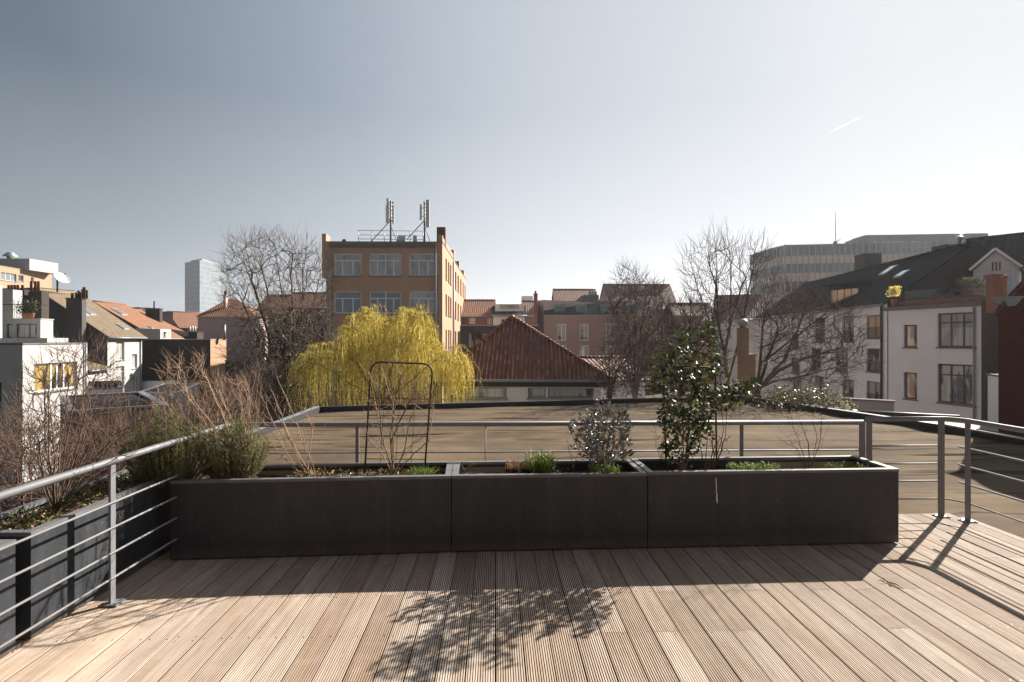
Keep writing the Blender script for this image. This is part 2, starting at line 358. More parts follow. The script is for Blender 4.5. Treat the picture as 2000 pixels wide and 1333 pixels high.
def planter(a, b, depth, h, label, parts_div=(), soilz=.1, empty=None):
    a = Vector((a[0], a[1], 0)); b = Vector((b[0], b[1], 0)); t = (b-a).normalized(); n = Vector((-t.y, t.x, 0)); L = (b-a).length
    root = thing('planter', label, 'planter', a, 'anthracite planters round the terrace')
    rw = .045; m = MB(); z0 = .012
    def P(u, v, z): return a+t*u+n*v+Vector((0, 0, z))
    def ob(mb, u0, u1, v0, v1, za, zb, mi=0): mb.hexa([P(u0, v0, za), P(u1, v0, za), P(u1, v1, za), P(u0, v1, za)], [P(u0, v0, zb), P(u1, v0, zb), P(u1, v1, zb), P(u0, v1, zb)], mi)
    th = .022
    ob(m, 0, L, 0, th, z0, h-.022); ob(m, 0, L, depth-th, depth, z0, h-.022)
    ob(m, 0, th, th, depth-th, z0, h-.022); ob(m, L-th, L, th, depth-th, z0, h-.022)
    m.build('wall', M['planter'], root)
    m = MB(); e = .003; zz = h-.022+.0005
    for (u0, u1, v0, v1) in ((-e, L+e, -e, rw), (-e, L+e, depth-rw, depth+e), (-e, rw, rw, depth-rw), (L-rw, L+e, rw, depth-rw)):
        ob(m, u0, u1, v0, v1, zz, h)
    rim = m.build('rim', M['rim'], root)
    bv = rim.modifiers.new('bevel', 'BEVEL'); bv.width = .0035; bv.segments = 2
    # soil: an uneven bed
    m = MB(); nu, nv = 40, 10; rr = random.Random(int(L*1000)); H = {}
    for i in range(nu+1):
        for j in range(nv+1):
            u = th+(L-2*th)*i/nu; v = th+(depth-2*th)*j/nv
            H[i, j] = P(u, v, h-soilz+rr.uniform(-.012, .012)+.02*math.sin(u*5+v*3))
    for i in range(nu):
        for j in range(nv):
            u = (i+.5)/nu; mi = 0
            if empty and empty[0] < u < empty[1]: mi = 1
            m.face([H[i, j], H[i+1, j], H[i+1, j+1], H[i, j+1]], mi)
    m.build('soil', [M['soil'], M['liner']], root)
    # pale liner along the inner back wall
    m = MB(); u0, u1 = (0, 1) if not empty else empty
    ob(m, th+.003+(L-.06)*u0, th+.003+(L-.06)*u1, depth-th-.006, depth-th-.001, h-soilz-.03, h-.05); m.build('liner', M['liner'], root)
    root['P'] = 0; del root['P']
    return root, P, L
PH = .59
p1, P1f, L1 = planter(GP(333, 1096), GP(880.5, 1080), .52, PH, 'leftmost front planter, with rosemary bushes and bare shrub on a hoop', soilz=.07)
p2, P2f, L2 = planter(P1f(L1+.009, 0, 0), GP(1264, 1072.3), .52, PH, 'shorter middle anthracite planter with the silver leaved bush', soilz=.1, empty=(0, .28))
p3, P3f, L3 = planter(P2f(L2+.009, 0, 0), GP(1755, 1062), .53, PH+.008, 'anthracite planter with tall glossy evergreen and white streak, right end of the front row', soilz=.12, empty=(.62, 1))
p4, P4f, L4 = planter((-2.52, 3.16), (-2.52, 5.06), .46, PH, 'anthracite planter behind the left railing holding a big bare shrub', soilz=.05)
p5, P5f, L5 = planter((-2.52, 1.0), (-2.52, 3.06), .46, PH-.004, 'nearest anthracite planter at the left edge behind the railing', soilz=.05)
# bird dropping streak on the front of planter 3
m = MB(); q = W(1397, 945, 4.5); base = P3f((1397-1268)/487*L3, -.001, 0)
tvec = (P3f(1, 0, 0)-P3f(0, 0, 0)).normalized(); nv_ = Vector((tvec.y, -tvec.x, 0))
for k, (x, z, wd) in enumerate([(0, .53, .004), (.002, .50, .005), (.004, .47, .005), (.003, .44, .004), (.008, .41, .007), (.006, .385, .008), (.01, .365, .006)]):
    c0 = base+tvec*x+nv_*.0025+Vector((0, 0, z))
    m.obox(c0-tvec*wd/2-Vector((0, 0, .017)), tvec*wd, -nv_*.003, Vector((0, 0, .034)))
m.build('dropping_stain', M['winwhite'], p3)

# ---------------------------------------------------------------- railings
def rail_path(pts, r, n=5):          # rounded corners in plan
    out = [Vector(pts[0])]
    for i in range(1, len(pts)-1):
        p = Vector(pts[i]); a = (Vector(pts[i-1])-p).normalized(); b = (Vector(pts[i+1])-p).normalized()
        for k in range(n+1):
            s = k/n; out.append((1-s)**2*(p+a*r)+2*s*(1-s)*p+s*s*(p+b*r))
    out.append(Vector(pts[-1])); return out
def post(root, x, y, top, ax=0, wdt=.045, plate=True, z0=0.):
    m = MB(); t = .014
    dx, dy = (wdt/2, t/2) if ax == 0 else (t/2, wdt/2)
    m.box(x-dx, x+dx, y-dy, y+dy, z0, top); o = m.build('post', M['steel'], root)
    bv = o.modifiers.new('bevel', 'BEVEL'); bv.width = .003; bv.segments = 2
    if plate:
        m = MB(); m.box(x-.055, x+.055, y-.045, y+.045, .001, .011)
        for sx in (-1, 1):
            for sy in (-1, 1): m.tube([(x+sx*.04, y+sy*.03, .011), (x+sx*.04, y+sy*.03, .018)], .007, 6)
        m.build('base_plate', M['steel'], o)
RX = -2.37; RY = 5.13; RZ = .872
A = thing('terrace_railing', 'grey steel railing with four thin rods along the left side and behind the planters', 'railing', (RX, RY, 0), 'steel railings of the terrace')
xe = 3.375
m = MB(); m.tube(rail_path([(RX, -.9, RZ+.035), (RX, RY, RZ+.002), (xe, RY, RZ)], .09), .0225, 12); m.build('handrail', M['steel'], A)
for z in (.62, .465, .31, .155):
    m = MB(); m.tube(rail_path([(RX+.012, -.9, z+.04), (RX+.012, RY, z), (xe, RY, z)], .08), .0075, 8); m.build('rod', M['rod'], A)
yp = GP(222, 1180).y
for y in (yp, yp-1.75, yp-3.5): post(A, RX, y, RZ+.015, 1)
for px in (700, 1216, 1454): post(A, (px-968)/F*5.13, RY, RZ, 0, .03, False)
post(A, xe-.01, RY, RZ, 0, .05)
m = MB(); x = (948-968)/F*5.13; m.tube([(x, RY, 0), (x, RY, RZ)], .0055, 6); m.build('rod_support', M['rod'], A)
B = thing('terrace_railing', 'grey steel railing with bent handrail on the right corner beyond the planters', 'railing', (4.1, RY, 0), 'steel railings of the terrace')
BX = 4.235; BZ = .902
m = MB(); m.tube(rail_path([(3.405, RY, BZ), (BX-.09, RY, BZ), (BX, RY-.12, BZ), (BX, -.6, BZ+.02)], .05), .0225, 12); m.build('handrail', M['steel'], B)
xa = GP(1835, 1008).x; yb = GP(1890, 1019).y
m = MB(); m.tube(rail_path([(3.41, RY, .165), (BX-.09, RY, .165), (BX, RY-.12, .165), (BX, -.6, .18)], .05), .0075, 8); m.build('rod', M['rod'], B)
for z in (.655, .49, .33):
    m = MB(); m.tube([(3.41, RY, z), (xa, RY, z)], .0075, 8); m.build('rod', M['rod'], B)
    m = MB(); m.tube([(BX, yb+.1, z), (BX, -.6, z+.02)], .0085, 8); m.build('rod', M['rod'], B)
m = MB(); m.tube([(xa+.03, RY, .845), (BX-.03, RY-.1, .835), (BX, 4.2, .838)], .0075, 8); m.build('rod', M['rod'], B)
post(B, 3.43, RY, BZ, 0, .05); post(B, xa, RY, BZ, 0, .055); post(B, BX, yb, BZ, 1, .05)
for y in (yb-1.75, yb-3.5): post(B, BX, y, BZ+.01, 1, .05)

# ---------------------------------------------------------------- hoop trellises
def trellis(x0, y0, zb, h, wd, label, skew=.05, rungs=(.16, .37, .62), wires=3, r=.0078, rc=.09):
    root = thing('garden_trellis', label, 'trellis', (x0, y0, zb), 'metal hoop trellises in the planters')
    m = MB(); pts = [(x0, y0, zb-.08), (x0+skew, y0+.01, zb+h), (x0+skew+wd, y0+.02, zb+h-.02), (x0+wd-.02, y0+.01, zb-.08)]
    m.tube(rail_path(pts, rc, 7), r, 8); m.build('frame', M['trellis'], root)
    m = MB()
    for z in rungs:
        s = z/h*skew; m.tube([(x0+s, y0+.005, zb+z), (x0+wd+s-.005, y0+.01, zb+z-.01)], .0035, 5)
    for k in range(wires):
        x = x0+wd*(k+1)/(wires+1); m.tube([(x, y0, zb), (x+skew, y0+.01, zb+h)], .002, 4)
    m.build('rung', M['trellis'], root)
zt = .53
trellis((712-968)/F*4.7, 4.72, zt, .92, (832-712)/F*4.7, 'dark hoop trellis bare but for dry climbing stems, in the left front planter', .055, (.12, .31, .48, .62), 3)
trellis((1306-968)/F*4.8, 4.82, zt, .88, (1412-1306)/F*4.8, 'dark hoop trellis overgrown by the glossy evergreen shrub', -.03, (.2, .45, .68), 2, .008, .07)

# ---------------------------------------------------------------- neighbouring flat roof (the annexe below the terrace)
an = thing('annexe_building', 'low annexe with broad brown bitumen flat roof and dark kerb just beyond the railing', 'building', (2, 12, ZG))
t = NT('brown bitumen roofing'); co = t.coord(uv=False); wig = t.noise(t.coord((.35, .5, 1), uv=False), 1, 4)
c = t.ramp(t.noise(co, .55, 6, .65), [(.3, (.066, .05, .034)), (.5, (.12, .088, .058)), (.62, (.15, .11, .07)), (.78, (.195, .145, .092))])
c = t.mix(t.ramp(t.noise(t.coord((.12, 1.3, 1), uv=False), 1.6, 5, .7), [(.48, (0, 0, 0)), (.66, (.75,)*3)]), c, (.075, .058, .046))
c = t.mix(t.ramp(t.noise(co, 2.2, 5), [(.6, (0, 0, 0)), (.75, (.5,)*3)]), c, (.19, .155, .06))
sx = t.n('SeparateXYZ'); t.l(co, sx.inputs[0]); ad = t.n('Math', operation='MULTIPLY_ADD'); ad.inputs[1].default_value = .9
t.l(wig, ad.inputs[0]); t.l(sx.outputs['Y'], ad.inputs[2]); fr = t.n('Math', operation='PINGPONG'); fr.inputs[1].default_value = .5; t.l(ad.outputs[0], fr.inputs[0])
seam = t.ramp(fr.outputs[0], [(0, (1, 1, 1)), (.05, (0, 0, 0))]); brk = t.ramp(t.noise(t.coord((.5, 2, 1), uv=False), 1, 3), [(.4, (0, 0, 0)), (.52, (1,)*3)])
sm = t.mix(1., seam, brk, 'MULTIPLY'); c = t.mix(sm, c, (.025, .018, .014))
hb = t.n('Math', operation='ADD'); t.l(seam, hb.inputs[0]); t.l(t.noise(co, 40, 2), hb.inputs[1]); t.bump(hb.outputs[0], .5, .02)
M['bitumen'] = t.fin(c, .95, .05)
bl = GP(625, 797, ZR+.12); br = GP(1440, 775.5, ZR+.12); rr_ = GP(2000, 858, ZR+.12)
fl = Vector((bl.x, 2.0, 0)); dirr = (rr_-br).normalized(); far = br+dirr*22
R0 = [Vector((fl.x, -1, ZR)), Vector((far.x, -1, ZR)), Vector((far.x, far.y, ZR)), Vector((br.x, br.y, ZR)), Vector((bl.x, bl.y, ZR))]
if far.y < 0: pass
# roof sheet as a fine grid with slight undulation, clipped to the polygon by its own rows
m = MB(); ny = 90; y0 = -1.; y1 = max(bl.y, br.y)
def xr(y):
    if y > bl.y:
        s = (y-bl.y)/(br.y-bl.y); xl = bl.x+(br.x-bl.x)*s
    else: xl = bl.x
    s = (y-br.y)/dirr.y if abs(dirr.y) > 1e-6 else 0
    return xl, br.x+dirr.x*s if dirr.y < 0 else br.x+20
def zz(x, y): return ZR+.018*math.sin(x*1.1+2*math.sin(y*.7))*math.sin(y*1.7)+.012*math.sin(y*5.1+x*.4)
for i in range(ny):
    ya = y0+(y1-y0)*i/ny; yb2 = y0+(y1-y0)*(i+1)/ny; (a0, a1), (b0, b1) = xr(ya), xr(yb2); nx = 60
    a1 = min(a1, 24); b1 = min(b1, 24)
    for j in range(nx):
        P_ = []
        for (l, r_, y, jj) in ((a0, a1, ya, j), (a0, a1, ya, j+1), (b0, b1, yb2, j+1), (b0, b1, yb2, j)):
            x = l+(r_-l)*jj/nx; P_.append((x, y, zz(x, y)))
        m.face(P_)
rr3 = random.Random(9)
for k in range(24):                      # felt laps with painted ripple shadows, slightly wavy and broken
    y = 5.6+k*.62+rr3.uniform(-.1, .1); ph = rr3.uniform(0, 6)
    if y > y1-.4: break
    (a0, a1) = xr(min(y, y1-.05)); a1 = min(a1, 20); x = a0+.3; on = True
    while x < a1-.5:
        L_ = rr3.uniform(.6, 3.2)
        if rr3.random() < .42:
            n_ = max(2, int(L_/.15)); wd = rr3.uniform(.012, .045)*(.5+y/14)
            for q in range(n_):
                xa, xb = x+L_*q/n_, x+L_*(q+1)/n_
                f_ = lambda X: y+.05*math.sin(X*.8+ph)+.03*math.sin(X*2.3+ph*2)
                e0 = wd*math.sin(math.pi*q/n_)+.003; e1 = wd*math.sin(math.pi*(q+1)/n_)+.003
                m.face([(xa, f_(xa)-e0, zz(xa, f_(xa))+.016), (xb, f_(xb)-e1, zz(xb, f_(xb))+.016), (xb, f_(xb)+e1, zz(xb, f_(xb))+.018), (xa, f_(xa)+e0, zz(xa, f_(xa))+.018)], 1)
        x += L_+rr3.uniform(.1, 1.2)
o = m.build('roof', [M['bitumen'], plain('lap seam with painted ripple shadow', (.085, .064, .046), 1., 0., 0, .3, 3, 0)], an); 
for p in o.data.polygons: p.use_smooth = True
def kerb(a, b, name, wd=.22, h=.14, mats=('blackcap', 'blackcap')):
    a = Vector((a.x, a.y, ZR)); b = Vector((b.x, b.y, ZR)); t_ = (b-a).normalized(); n_ = Vector((-t_.y, t_.x, 0))
    m = MB(); m.obox(a-Vector((0, 0, .05)), b-a, n_*wd, Vector((0, 0, h+.05))); m.obox(a+n_*-.015+Vector((0, 0, h+.001)), b-a, n_*(wd+.03), Vector((0, 0, .015)), 1)
    return m.build(name, [M[mats[0]], M[mats[1]]], an)
kerb(Vector((bl.x, bl.y, 0)), Vector((bl.x, -1, 0)), 'kerb', -.16, .15, ('blackcap', 'zinc'))
kerb(Vector((br.x, br.y, 0)), Vector((bl.x, bl.y, 0)), 'kerb', -.16, .13)
kerb(Vector((far.x, far.y, 0)), Vector((br.x, br.y, 0)), 'kerb', -.2, .15)
m = MB(); m.hexa([Vector((bl.x-.15, -1, ZG)), Vector((24, -1, ZG)), Vector((24, min(far.y, 4), ZG)), Vector((br.x, br.y, ZG)), Vector((bl.x-.15, bl.y, ZG))],
                 [Vector((bl.x-.15, -1, ZR-.06)), Vector((24, -1, ZR-.06)), Vector((24, min(far.y, 4), ZR-.06)), Vector((br.x, br.y, ZR-.06)), Vector((bl.x-.15, bl.y, ZR-.06))])
m.build('wall', M['grey'], an)

# ---------------------------------------------------------------- ground
t = NT('dark garden soil'); co = t.coord(uv=False)
c = t.ramp(t.noise(co, .25, 8, .7), [(.3, (.05, .042, .032)), (.55, (.09, .075, .055)), (.7, (.075, .085, .04))]); t.bump(t.noise(co, 6, 4), .6, .1)
mg = t.fin(c, .95, .1)
m = MB(); S = 1000; m.face([(-S, -S, ZG), (S, -S, ZG), (S, S, ZG), (-S, S, ZG)])
o = m.build('ground', mg); o['kind'] = 'structure'
# ================================================================ BUILDINGS
CAM = Vector((0, 0, CH))
class Wall:
    def __init__(s, p0, p1):
        s.p0 = Vector((p0[0], p0[1], 0)); s.p1 = Vector((p1[0], p1[1], 0)); s.L = (s.p1-s.p0).length
        s.t = (s.p1-s.p0)/s.L; s.n = Vector((s.t.y, -s.t.x, 0))
    def P(s, u, z, off=0.): p = s.p0+s.t*u+s.n*off; return Vector((p.x, p.y, z))
    def hit(s, px, py):
        d = W(px, py, 1)-CAM; k = (s.p0-CAM).dot(s.n)/d.dot(s.n); q = CAM+d*k
        return (q-s.p0).dot(s.t), q.z
    def rect(s, x0, y0, x1, y1):
        ym = (y0+y1)/2; xm = (x0+x1)/2
        return s.hit(x0, ym)[0], s.hit(xm, y1)[1], s.hit(x1, ym)[0], s.hit(xm, y0)[1]
    def sub(s, u0, u1, off): return Wall(s.P(u0, 0, off), s.P(u1, 0, off))
def holes(mb, w, z0, z1, rects, m=0, rec=.12, rm=None):
    rects = [(max(.02, a), max(z0+.02, b), min(w.L-.02, c), min(z1-.02, d)) for a, b, c, d in rects]
    us = sorted({0, w.L}|{r[0] for r in rects}|{r[2] for r in rects}); zs = sorted({z0, z1}|{r[1] for r in rects}|{r[3] for r in rects})
    for a, b in zip(us[:-1], us[1:]):
        for c, d in zip(zs[:-1], zs[1:]):
            if b-a < 1e-5 or d-c < 1e-5: continue
            um, zm = (a+b)/2, (c+d)/2
            if any(r[0] < um < r[2] and r[1] < zm < r[3] for r in rects): continue
            mb.face([w.P(a, c), w.P(b, c), w.P(b, d), w.P(a, d)], m)
    for a, b, c, d in rects:
        for q in (((a, b), (c, b)), ((c, b), (c, d)), ((c, d), (a, d)), ((a, d), (a, b))):
            (u0, y0), (u1, y1) = q; mb.face([w.P(u0, y0), w.P(u0, y0, -rec-.03), w.P(u1, y1, -rec-.03), w.P(u1, y1)], m if rm is None else rm)
    return rects
def window(root, w, r, cols=2, rows=(), fm='winwhite', gm='gdark', sill='stone', fw=.05, rec=.12, rail=False, low=False, names=('window', 'pane', 'sill')):
    a, b, c, d = r; mb = MB(); f0 = -rec; th = .05
    def bar(u0, z0, u1, z1, pro=0.): mb.obox(w.P(u0, z0, f0-th), w.t*(u1-u0), w.n*(th+pro), Vector((0, 0, z1-z0)))
    e = .002
    bar(a+e, b+e, c-e, b+fw); bar(a+e, d-fw, c-e, d-e); bar(a+e, b+fw, a+fw, d-fw); bar(c-fw, b+fw, c-e, d-fw)
    us = cols if isinstance(cols, (list, tuple)) else [k/cols for k in range(1, cols)]
    for k in us: u = a+(c-a)*k; bar(u-fw*.45, b+fw, u+fw*.45, (b+(d-b)*rows[0] if low and abs(k-.5) > .01 else d-fw), .003)
    for k in rows: z = b+(d-b)*k; bar(a+fw, z-fw*.4, c-fw, z+fw*.4, .006)
    wo = mb.build(names[0], M[fm], root)
    mb = MB(); mb.obox(w.P(a+.01, b+.01, f0-th*.75), w.t*(c-a-.02), w.n*.012, Vector((0, 0, d-b-.02))); mb.build(names[1], M[gm], wo)
    if sill:
        mb = MB(); mb.obox(w.P(a-.06, b-.07, -rec+.002), w.t*(c-a+.12), w.n*(rec+.06), Vector((0, 0, .068))); mb.build(names[2], M[sill], wo)
    if rail:
        mb = MB(); h = min(.75, (d-b)*.45); mb.obox(w.P(a+.02, b+h, -.03), w.t*(c-a-.04), w.n*.03, Vector((0, 0, .03))); k = a+.08
        while k < c-.05: mb.obox(w.P(k, b+.01, -.025), w.t*.016, w.n*.016, Vector((0, 0, h))); k += .11
        mb.build('balustrade', M['windark'], wo)
    return wo
def bld(name, label, p0, p1, depth, z0, z1, wm, ops=(), lops=(), rops=(), roofm='blackcap', group=None, cat='building', fm='winwhite', gm='gdark', sill='stone', gable=None, sidem=None, parapet=0, coping='stone', rec=.12):
    """front wall p0->p1 (left to right as seen), body reaching `depth` behind it; gable=(ridge offset, ridge z) for a saddle roof parallel to the front"""
    w = Wall(p0, p1); root = thing(name, label, cat, (w.P(w.L/2, z0).x, w.P(w.L/2, z0).y, z0), group); wl = Wall(w.P(0, 0, -depth), w.P(0, 0)); wr = Wall(w.P(w.L, 0), w.P(w.L, 0, -depth))
    mb = MB(); win = []
    for ww, oo, mi in ((w, ops, 0), (wl, lops, 1), (wr, rops, 1)):
        rs = [ww.rect(*o[:4]) if not (len(o) > 4 and o[4] == 'm') else o[:4] for o in oo]
        rs = holes(mb, ww, z0, z1, rs, mi, rec)
        for r, o in zip(rs, oo):
            kw = dict(fm=fm, gm=gm, sill=sill, rec=rec); kw.update(o[-1] if isinstance(o[-1], dict) else {}); win.append((ww, r, kw))
    B_ = [w.P(w.L, z0, -depth), w.P(0, z0, -depth), w.P(0, z1, -depth), w.P(w.L, z1, -depth)]; mb.face(B_, 1)
    if gable:
        ro, rz = gable
        for ww, f in ((0, False), (w.L, True)):
            tri = [w.P(ww, z1, -depth), w.P(ww, z1), w.P(ww, rz-.02, -ro)]
            mb.face(tri if not f else [tri[1], tri[0], tri[2]], 1)
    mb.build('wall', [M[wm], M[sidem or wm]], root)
    for ww, r, kw in win: window(root, ww, r, **kw)
    if gable:
        ro, rz = gable; mb = MB(); ov = .25; eo = .3; s1 = (rz-z1)/ro; s2 = (rz-z1)/max(depth-ro, .01); t_ = .1
        mb.slab([w.P(-ov, z1-eo*s1+t_, eo), w.P(w.L+ov, z1-eo*s1+t_, eo), w.P(w.L+ov, rz+t_, -ro), w.P(-ov, rz+t_, -ro)], t_)
        mb.slab([w.P(-ov, rz+t_, -ro-.004), w.P(w.L+ov, rz+t_, -ro-.004), w.P(w.L+ov, z1-eo*s2+t_, -depth-eo), w.P(-ov, z1-eo*s2+t_, -depth-eo)], t_)
        rf = mb.build('roof', M[roofm], root)
        mb = MB(); mb.tube([w.P(-ov, rz+t_+.01, -ro), w.P(w.L+ov, rz+t_+.01, -ro)], .1, 8); mb.build('ridge_cap', M[roofm], rf)
        mb = MB(); mb.tube([w.P(-ov, z1-eo*s1-.0, eo+.06), w.P(w.L+ov, z1-eo*s1, eo+.06)], .07, 8); mb.build('gutter', M['zinc'], root)
    else:
        mb = MB(); mb.face([w.P(0, z1-.02-parapet, -.003), w.P(w.L, z1-.02-parapet, -.003), w.P(w.L, z1-.02-parapet, -depth), w.P(0, z1-.02-parapet, -depth)]); mb.build('roof', M[roofm], root)
        mb = MB(); cw = .25
        for (u0, u1, v0, v1) in ((-.04, w.L+.04, .04, -cw), (-.04, w.L+.04, -depth+cw, -depth-.04), (-.04, cw, -cw, -depth+cw), (w.L-cw, w.L+.04, -cw, -depth+cw)):
            mb.obox(w.P(u0, z1+.001, v1), w.t*(u1-u0), w.n*(v0-v1), Vector((0, 0, .07)))
        mb.build('coping', M[coping], root)
    root_w[root.name] = (w, depth, z1, gable); return root, w
root_w = {}
def skylight(root, w, gable, ze, u0, u1, s0, s1, m='gblue'):
    ro, rz = gable; mb = MB()
    def Q(u, s, o=.0): return w.P(u, ze+(rz-ze)*s+.12+o, -ro*s)
    mb.slab([Q(u0, s0, .08), Q(u1, s0, .08), Q(u1, s1, .08), Q(u0, s1, .08)], .1); o = mb.build('skylight', M['wingrey'], root)
    du = (u1-u0)*.1; ds = (s1-s0)*.08; mb = MB(); mb.slab([Q(u0+du, s0+ds, .09), Q(u1-du, s0+ds, .09), Q(u1-du, s1-ds, .09), Q(u0+du, s1-ds, .09)], .008); mb.build('pane', M[m], o)
def chimney(root, px0, px1, yt, yb, d, m='redbrick', pots=2, ph=.5, dd=.6, potm='pot', r=.09):
    a = W(px0, yb, d); b = W(px1, yb, d); zt = ZH(yt, d); mb = MB(); mb.obox((a.x, a.y, a.z), Vector((b.x-a.x, b.y-a.y, 0)), Vector((0, dd, 0)), Vector((0, 0, zt-a.z)))
    mb.obox((a.x-.05, a.y-.05, zt), Vector((b.x-a.x+.1, 0, 0)), Vector((0, dd+.1, 0)), Vector((0, 0, .08))); c = mb.build('chimney', M[m], root)
    for k in range(pots):
        s = (k+.5)/pots; x = a.x+(b.x-a.x)*s; y = a.y+dd/2; mb = MB(); mb.lathe((x, y, zt+.08), [(r*1.15, 0), (r, ph*.2), (r*.9, ph*.85), (r*1.1, ph*.88), (r*1.1, ph), (r*.7, ph)], 10); mb.build('chimney_pot', M[potm], c)
    return c
def pipe(root, w, u, z0, z1, m='pipe', r=.05, off=.08, name='drain_pipe'):
    mb = MB(); mb.tube([w.P(u, z0, off), w.P(u, z1, off)], r, 8); mb.build(name, M[m], root)
D = dict
# ---- ochre brick building with antennas
zt = ZH(474, 48)
p0 = G(637, 47.85); p1 = G(864, 48)
ops = []
for x0, x1, c in ((652, 706, (.3, .68)), (721, 784, (.25, .5, .75)), (799, 855, (.33, .66))):
    for (y0, y1), g in (((495, 539), 'gpale'), ((569, 613), 'gpale' if x0 > 790 else 'gblue'), ((643, 690), 'gblue'), ((717, 763), 'gdark')):
        ops.append((x0, y0, x1, y1, D(cols=c, rows=(.68,), gm=g, fw=.1, low=True)))
w_ = Wall(p0, p1); wr_ = Wall(w_.P(w_.L, 0), w_.P(w_.L, 0, -30))
rops = []
for zc in (ZH(516, 48), ZH(590, 48), ZH(664, 48), ZH(738, 48)):
    for u in (2.6, 5.0, 7.0, 12.5, 16, 20, 24, 27.5): rops.append((u, zc-1.0, u+(1.3 if u < 8 else 1.8), zc+.9, 'm', D(cols=2, rows=(.7,), fm='windark', gm='gpale', fw=.07)))
ob_, w_ = bld('apartment_building', 'tall flat-roofed ochre brick building with wide white windows and antenna masts on its roof', p0, p1, 30, ZG, zt, 'bigbrick', ops, (), rops, sill='stone', coping='stone', rec=.15)
for u in (.35, w_.L-.55): pipe(ob_, w_, u, ZG, zt-.4, r=.09, off=.12)
pipe(ob_, wr_, 9.6, ZG, zt-.3, r=.09, off=.12)
mb = MB(); mb.obox(w_.P(.3, zt-.42, .003), w_.t*(w_.L-.9), w_.n*.16, Vector((0, 0, .3))); mb.build('cornice', M['stone'], ob_)
def bit(name, mat_, root, *a): mb = MB(); mb.obox(*a); return mb.build(name, M[mat_], root)
bit('corner_pier', 'bigbrick', ob_, w_.P(-.35, zt-3, .02), w_.t*.34, w_.n*-1.2, Vector((0, 0, 3.7))); bit('corner_pier', 'bigbrick', ob_, w_.P(w_.L-.35, zt+.08, .01), w_.t*.36, w_.n*-.5, Vector((0, 0, .55)))
for u, h in ((11, 1.0), (18, .8), (26, .7)): bit('roof_pier', 'bigbrick', ob_, wr_.P(u, zt+.08, .02), wr_.t*1.2, wr_.n*-.5, Vector((0, 0, h)))
bit('parapet', 'bigbrick', ob_, wr_.P(.5, zt+.08, -.002), wr_.t*10, wr_.n*-.3, Vector((0, 0, .45)))
a = W(853, 470, 50); mb = MB(); mb.obox((a.x, a.y, zt), (.75, 0, 0), (0, .9, 0), (0, 0, 1.7)); mb.build('chimney', M['pot'], ob_)
# masts
def mast(px, lab, panels, yt, seed):
    d = 49.5; b = W(px, 470, d); b.z = zt+.09; root = thing('antenna_mast', lab, 'antenna', b, 'antenna masts on the ochre building'); ht = ZH(yt, d)
    mb = MB(); mb.tube([b, (b.x, b.y, ht)], .075, 8); mb.build('pole', M['dsteel'], root)
    for dx, dy, z0, z1, ww, dp in panels:
        za, zb = ZH(z1, d), ZH(z0, d); mb = MB(); mb.box(b.x+dx-ww/2, b.x+dx+ww/2, b.y+dy-dp/2, b.y+dy+dp/2, za, zb); o = mb.build('antenna_panel', M['antenna'], root)
        bv = o.modifiers.new('b', 'BEVEL'); bv.width = .03; bv.segments = 2
        for z in (za+.3, zb-.3): mb = MB(); mb.bar((b.x, b.y, z), (b.x+dx, b.y+dy*.9, z), .05, .05); mb.build('bracket', M['dsteel'], root)
    mb = MB(); mb.tube([(b.x-.05, b.y, ZH(432, d)), (b.x-2.0, b.y+.3, zt+.1)], .04, 6); mb.tube([(b.x, b.y, ZH(440, d)), (b.x+.45, b.y+1.5, zt+.1)], .03, 6); mb.build('brace', M['dsteel'], root)
    rn = random.Random(seed)
    for k in range(6): mb = MB(); z = ht-.2-k*.32; mb.tube([(b.x, b.y, z), (b.x+rn.uniform(.15, .3), b.y-.05, z+.03)], .03, 5); mb.box(b.x+.14, b.x+.26, b.y-.12, b.y, z-.1, z+.06); mb.build('bracket', M['dsteel'], root)
mast(763, 'left antenna mast with slim white panels and long slanting brace', [(-.2, -.2, 389, 438, .2, .14), (-.36, 0, 401, 436, .12, .1), (.25, -.1, 406, 438, .13, .1)], 392, 1)
mast(829, 'right antenna mast with the broad white panel, nearest the brown chimney', [(.3, -.15, 392, 445, .32, .2), (-.3, 0, 400, 430, .2, .12)], 394, 2)
gr = thing('roof_guardrail', 'thin galvanised guard rail on the flat roof around the antenna masts', 'railing', W(760, 470, 49))
mb = MB(); z0 = zt+.06
for z in (.35, .7, 1.08): mb.tube([(W(701, 0, 48.8).x, 47.5+1.5, z0+z), (W(826, 0, 48.8).x, 47.5+1.7, z0+z)], .025, 5)
for k in range(6): x = W(701, 0, 48.8).x+k*1.1; mb.tube([(x, 49, z0), (x, 49, z0+1.08)], .03, 5)
mb.build('bars', M['alu'], gr)
for i, (px, lb) in enumerate(((782, 'small grey equipment box on the roof between the two masts, next to the left mast'), (789, 'grey equipment box on the roof halfway between the two masts'), (811, 'grey equipment box on the roof just left of the right mast'), (673, 'low dark roof vent near the left corner of the ochre building'))):
    b = W(px, 470, 49.2); b.z = zt-.02; mb = MB(); s = .17 if i else .22
    mb.box(b.x-s, b.x+s, b.y-.2, b.y+.2, b.z+.2, b.z+(.75 if i < 3 else .42)); mb.box(b.x-s-.1, b.x+s+.1, b.y-.25, b.y+.25, b.z, b.z+.2); mb.box(b.x-s*.6, b.x+s*.6, b.y-.15, b.y+.15, b.z+(.75 if i < 3 else .42), b.z+(.8 if i < 3 else .5))
    tag(mb.build('equipment_box', M['alu'] if i < 3 else M['dsteel'], None, tuple(b)), lb, 'roof equipment')
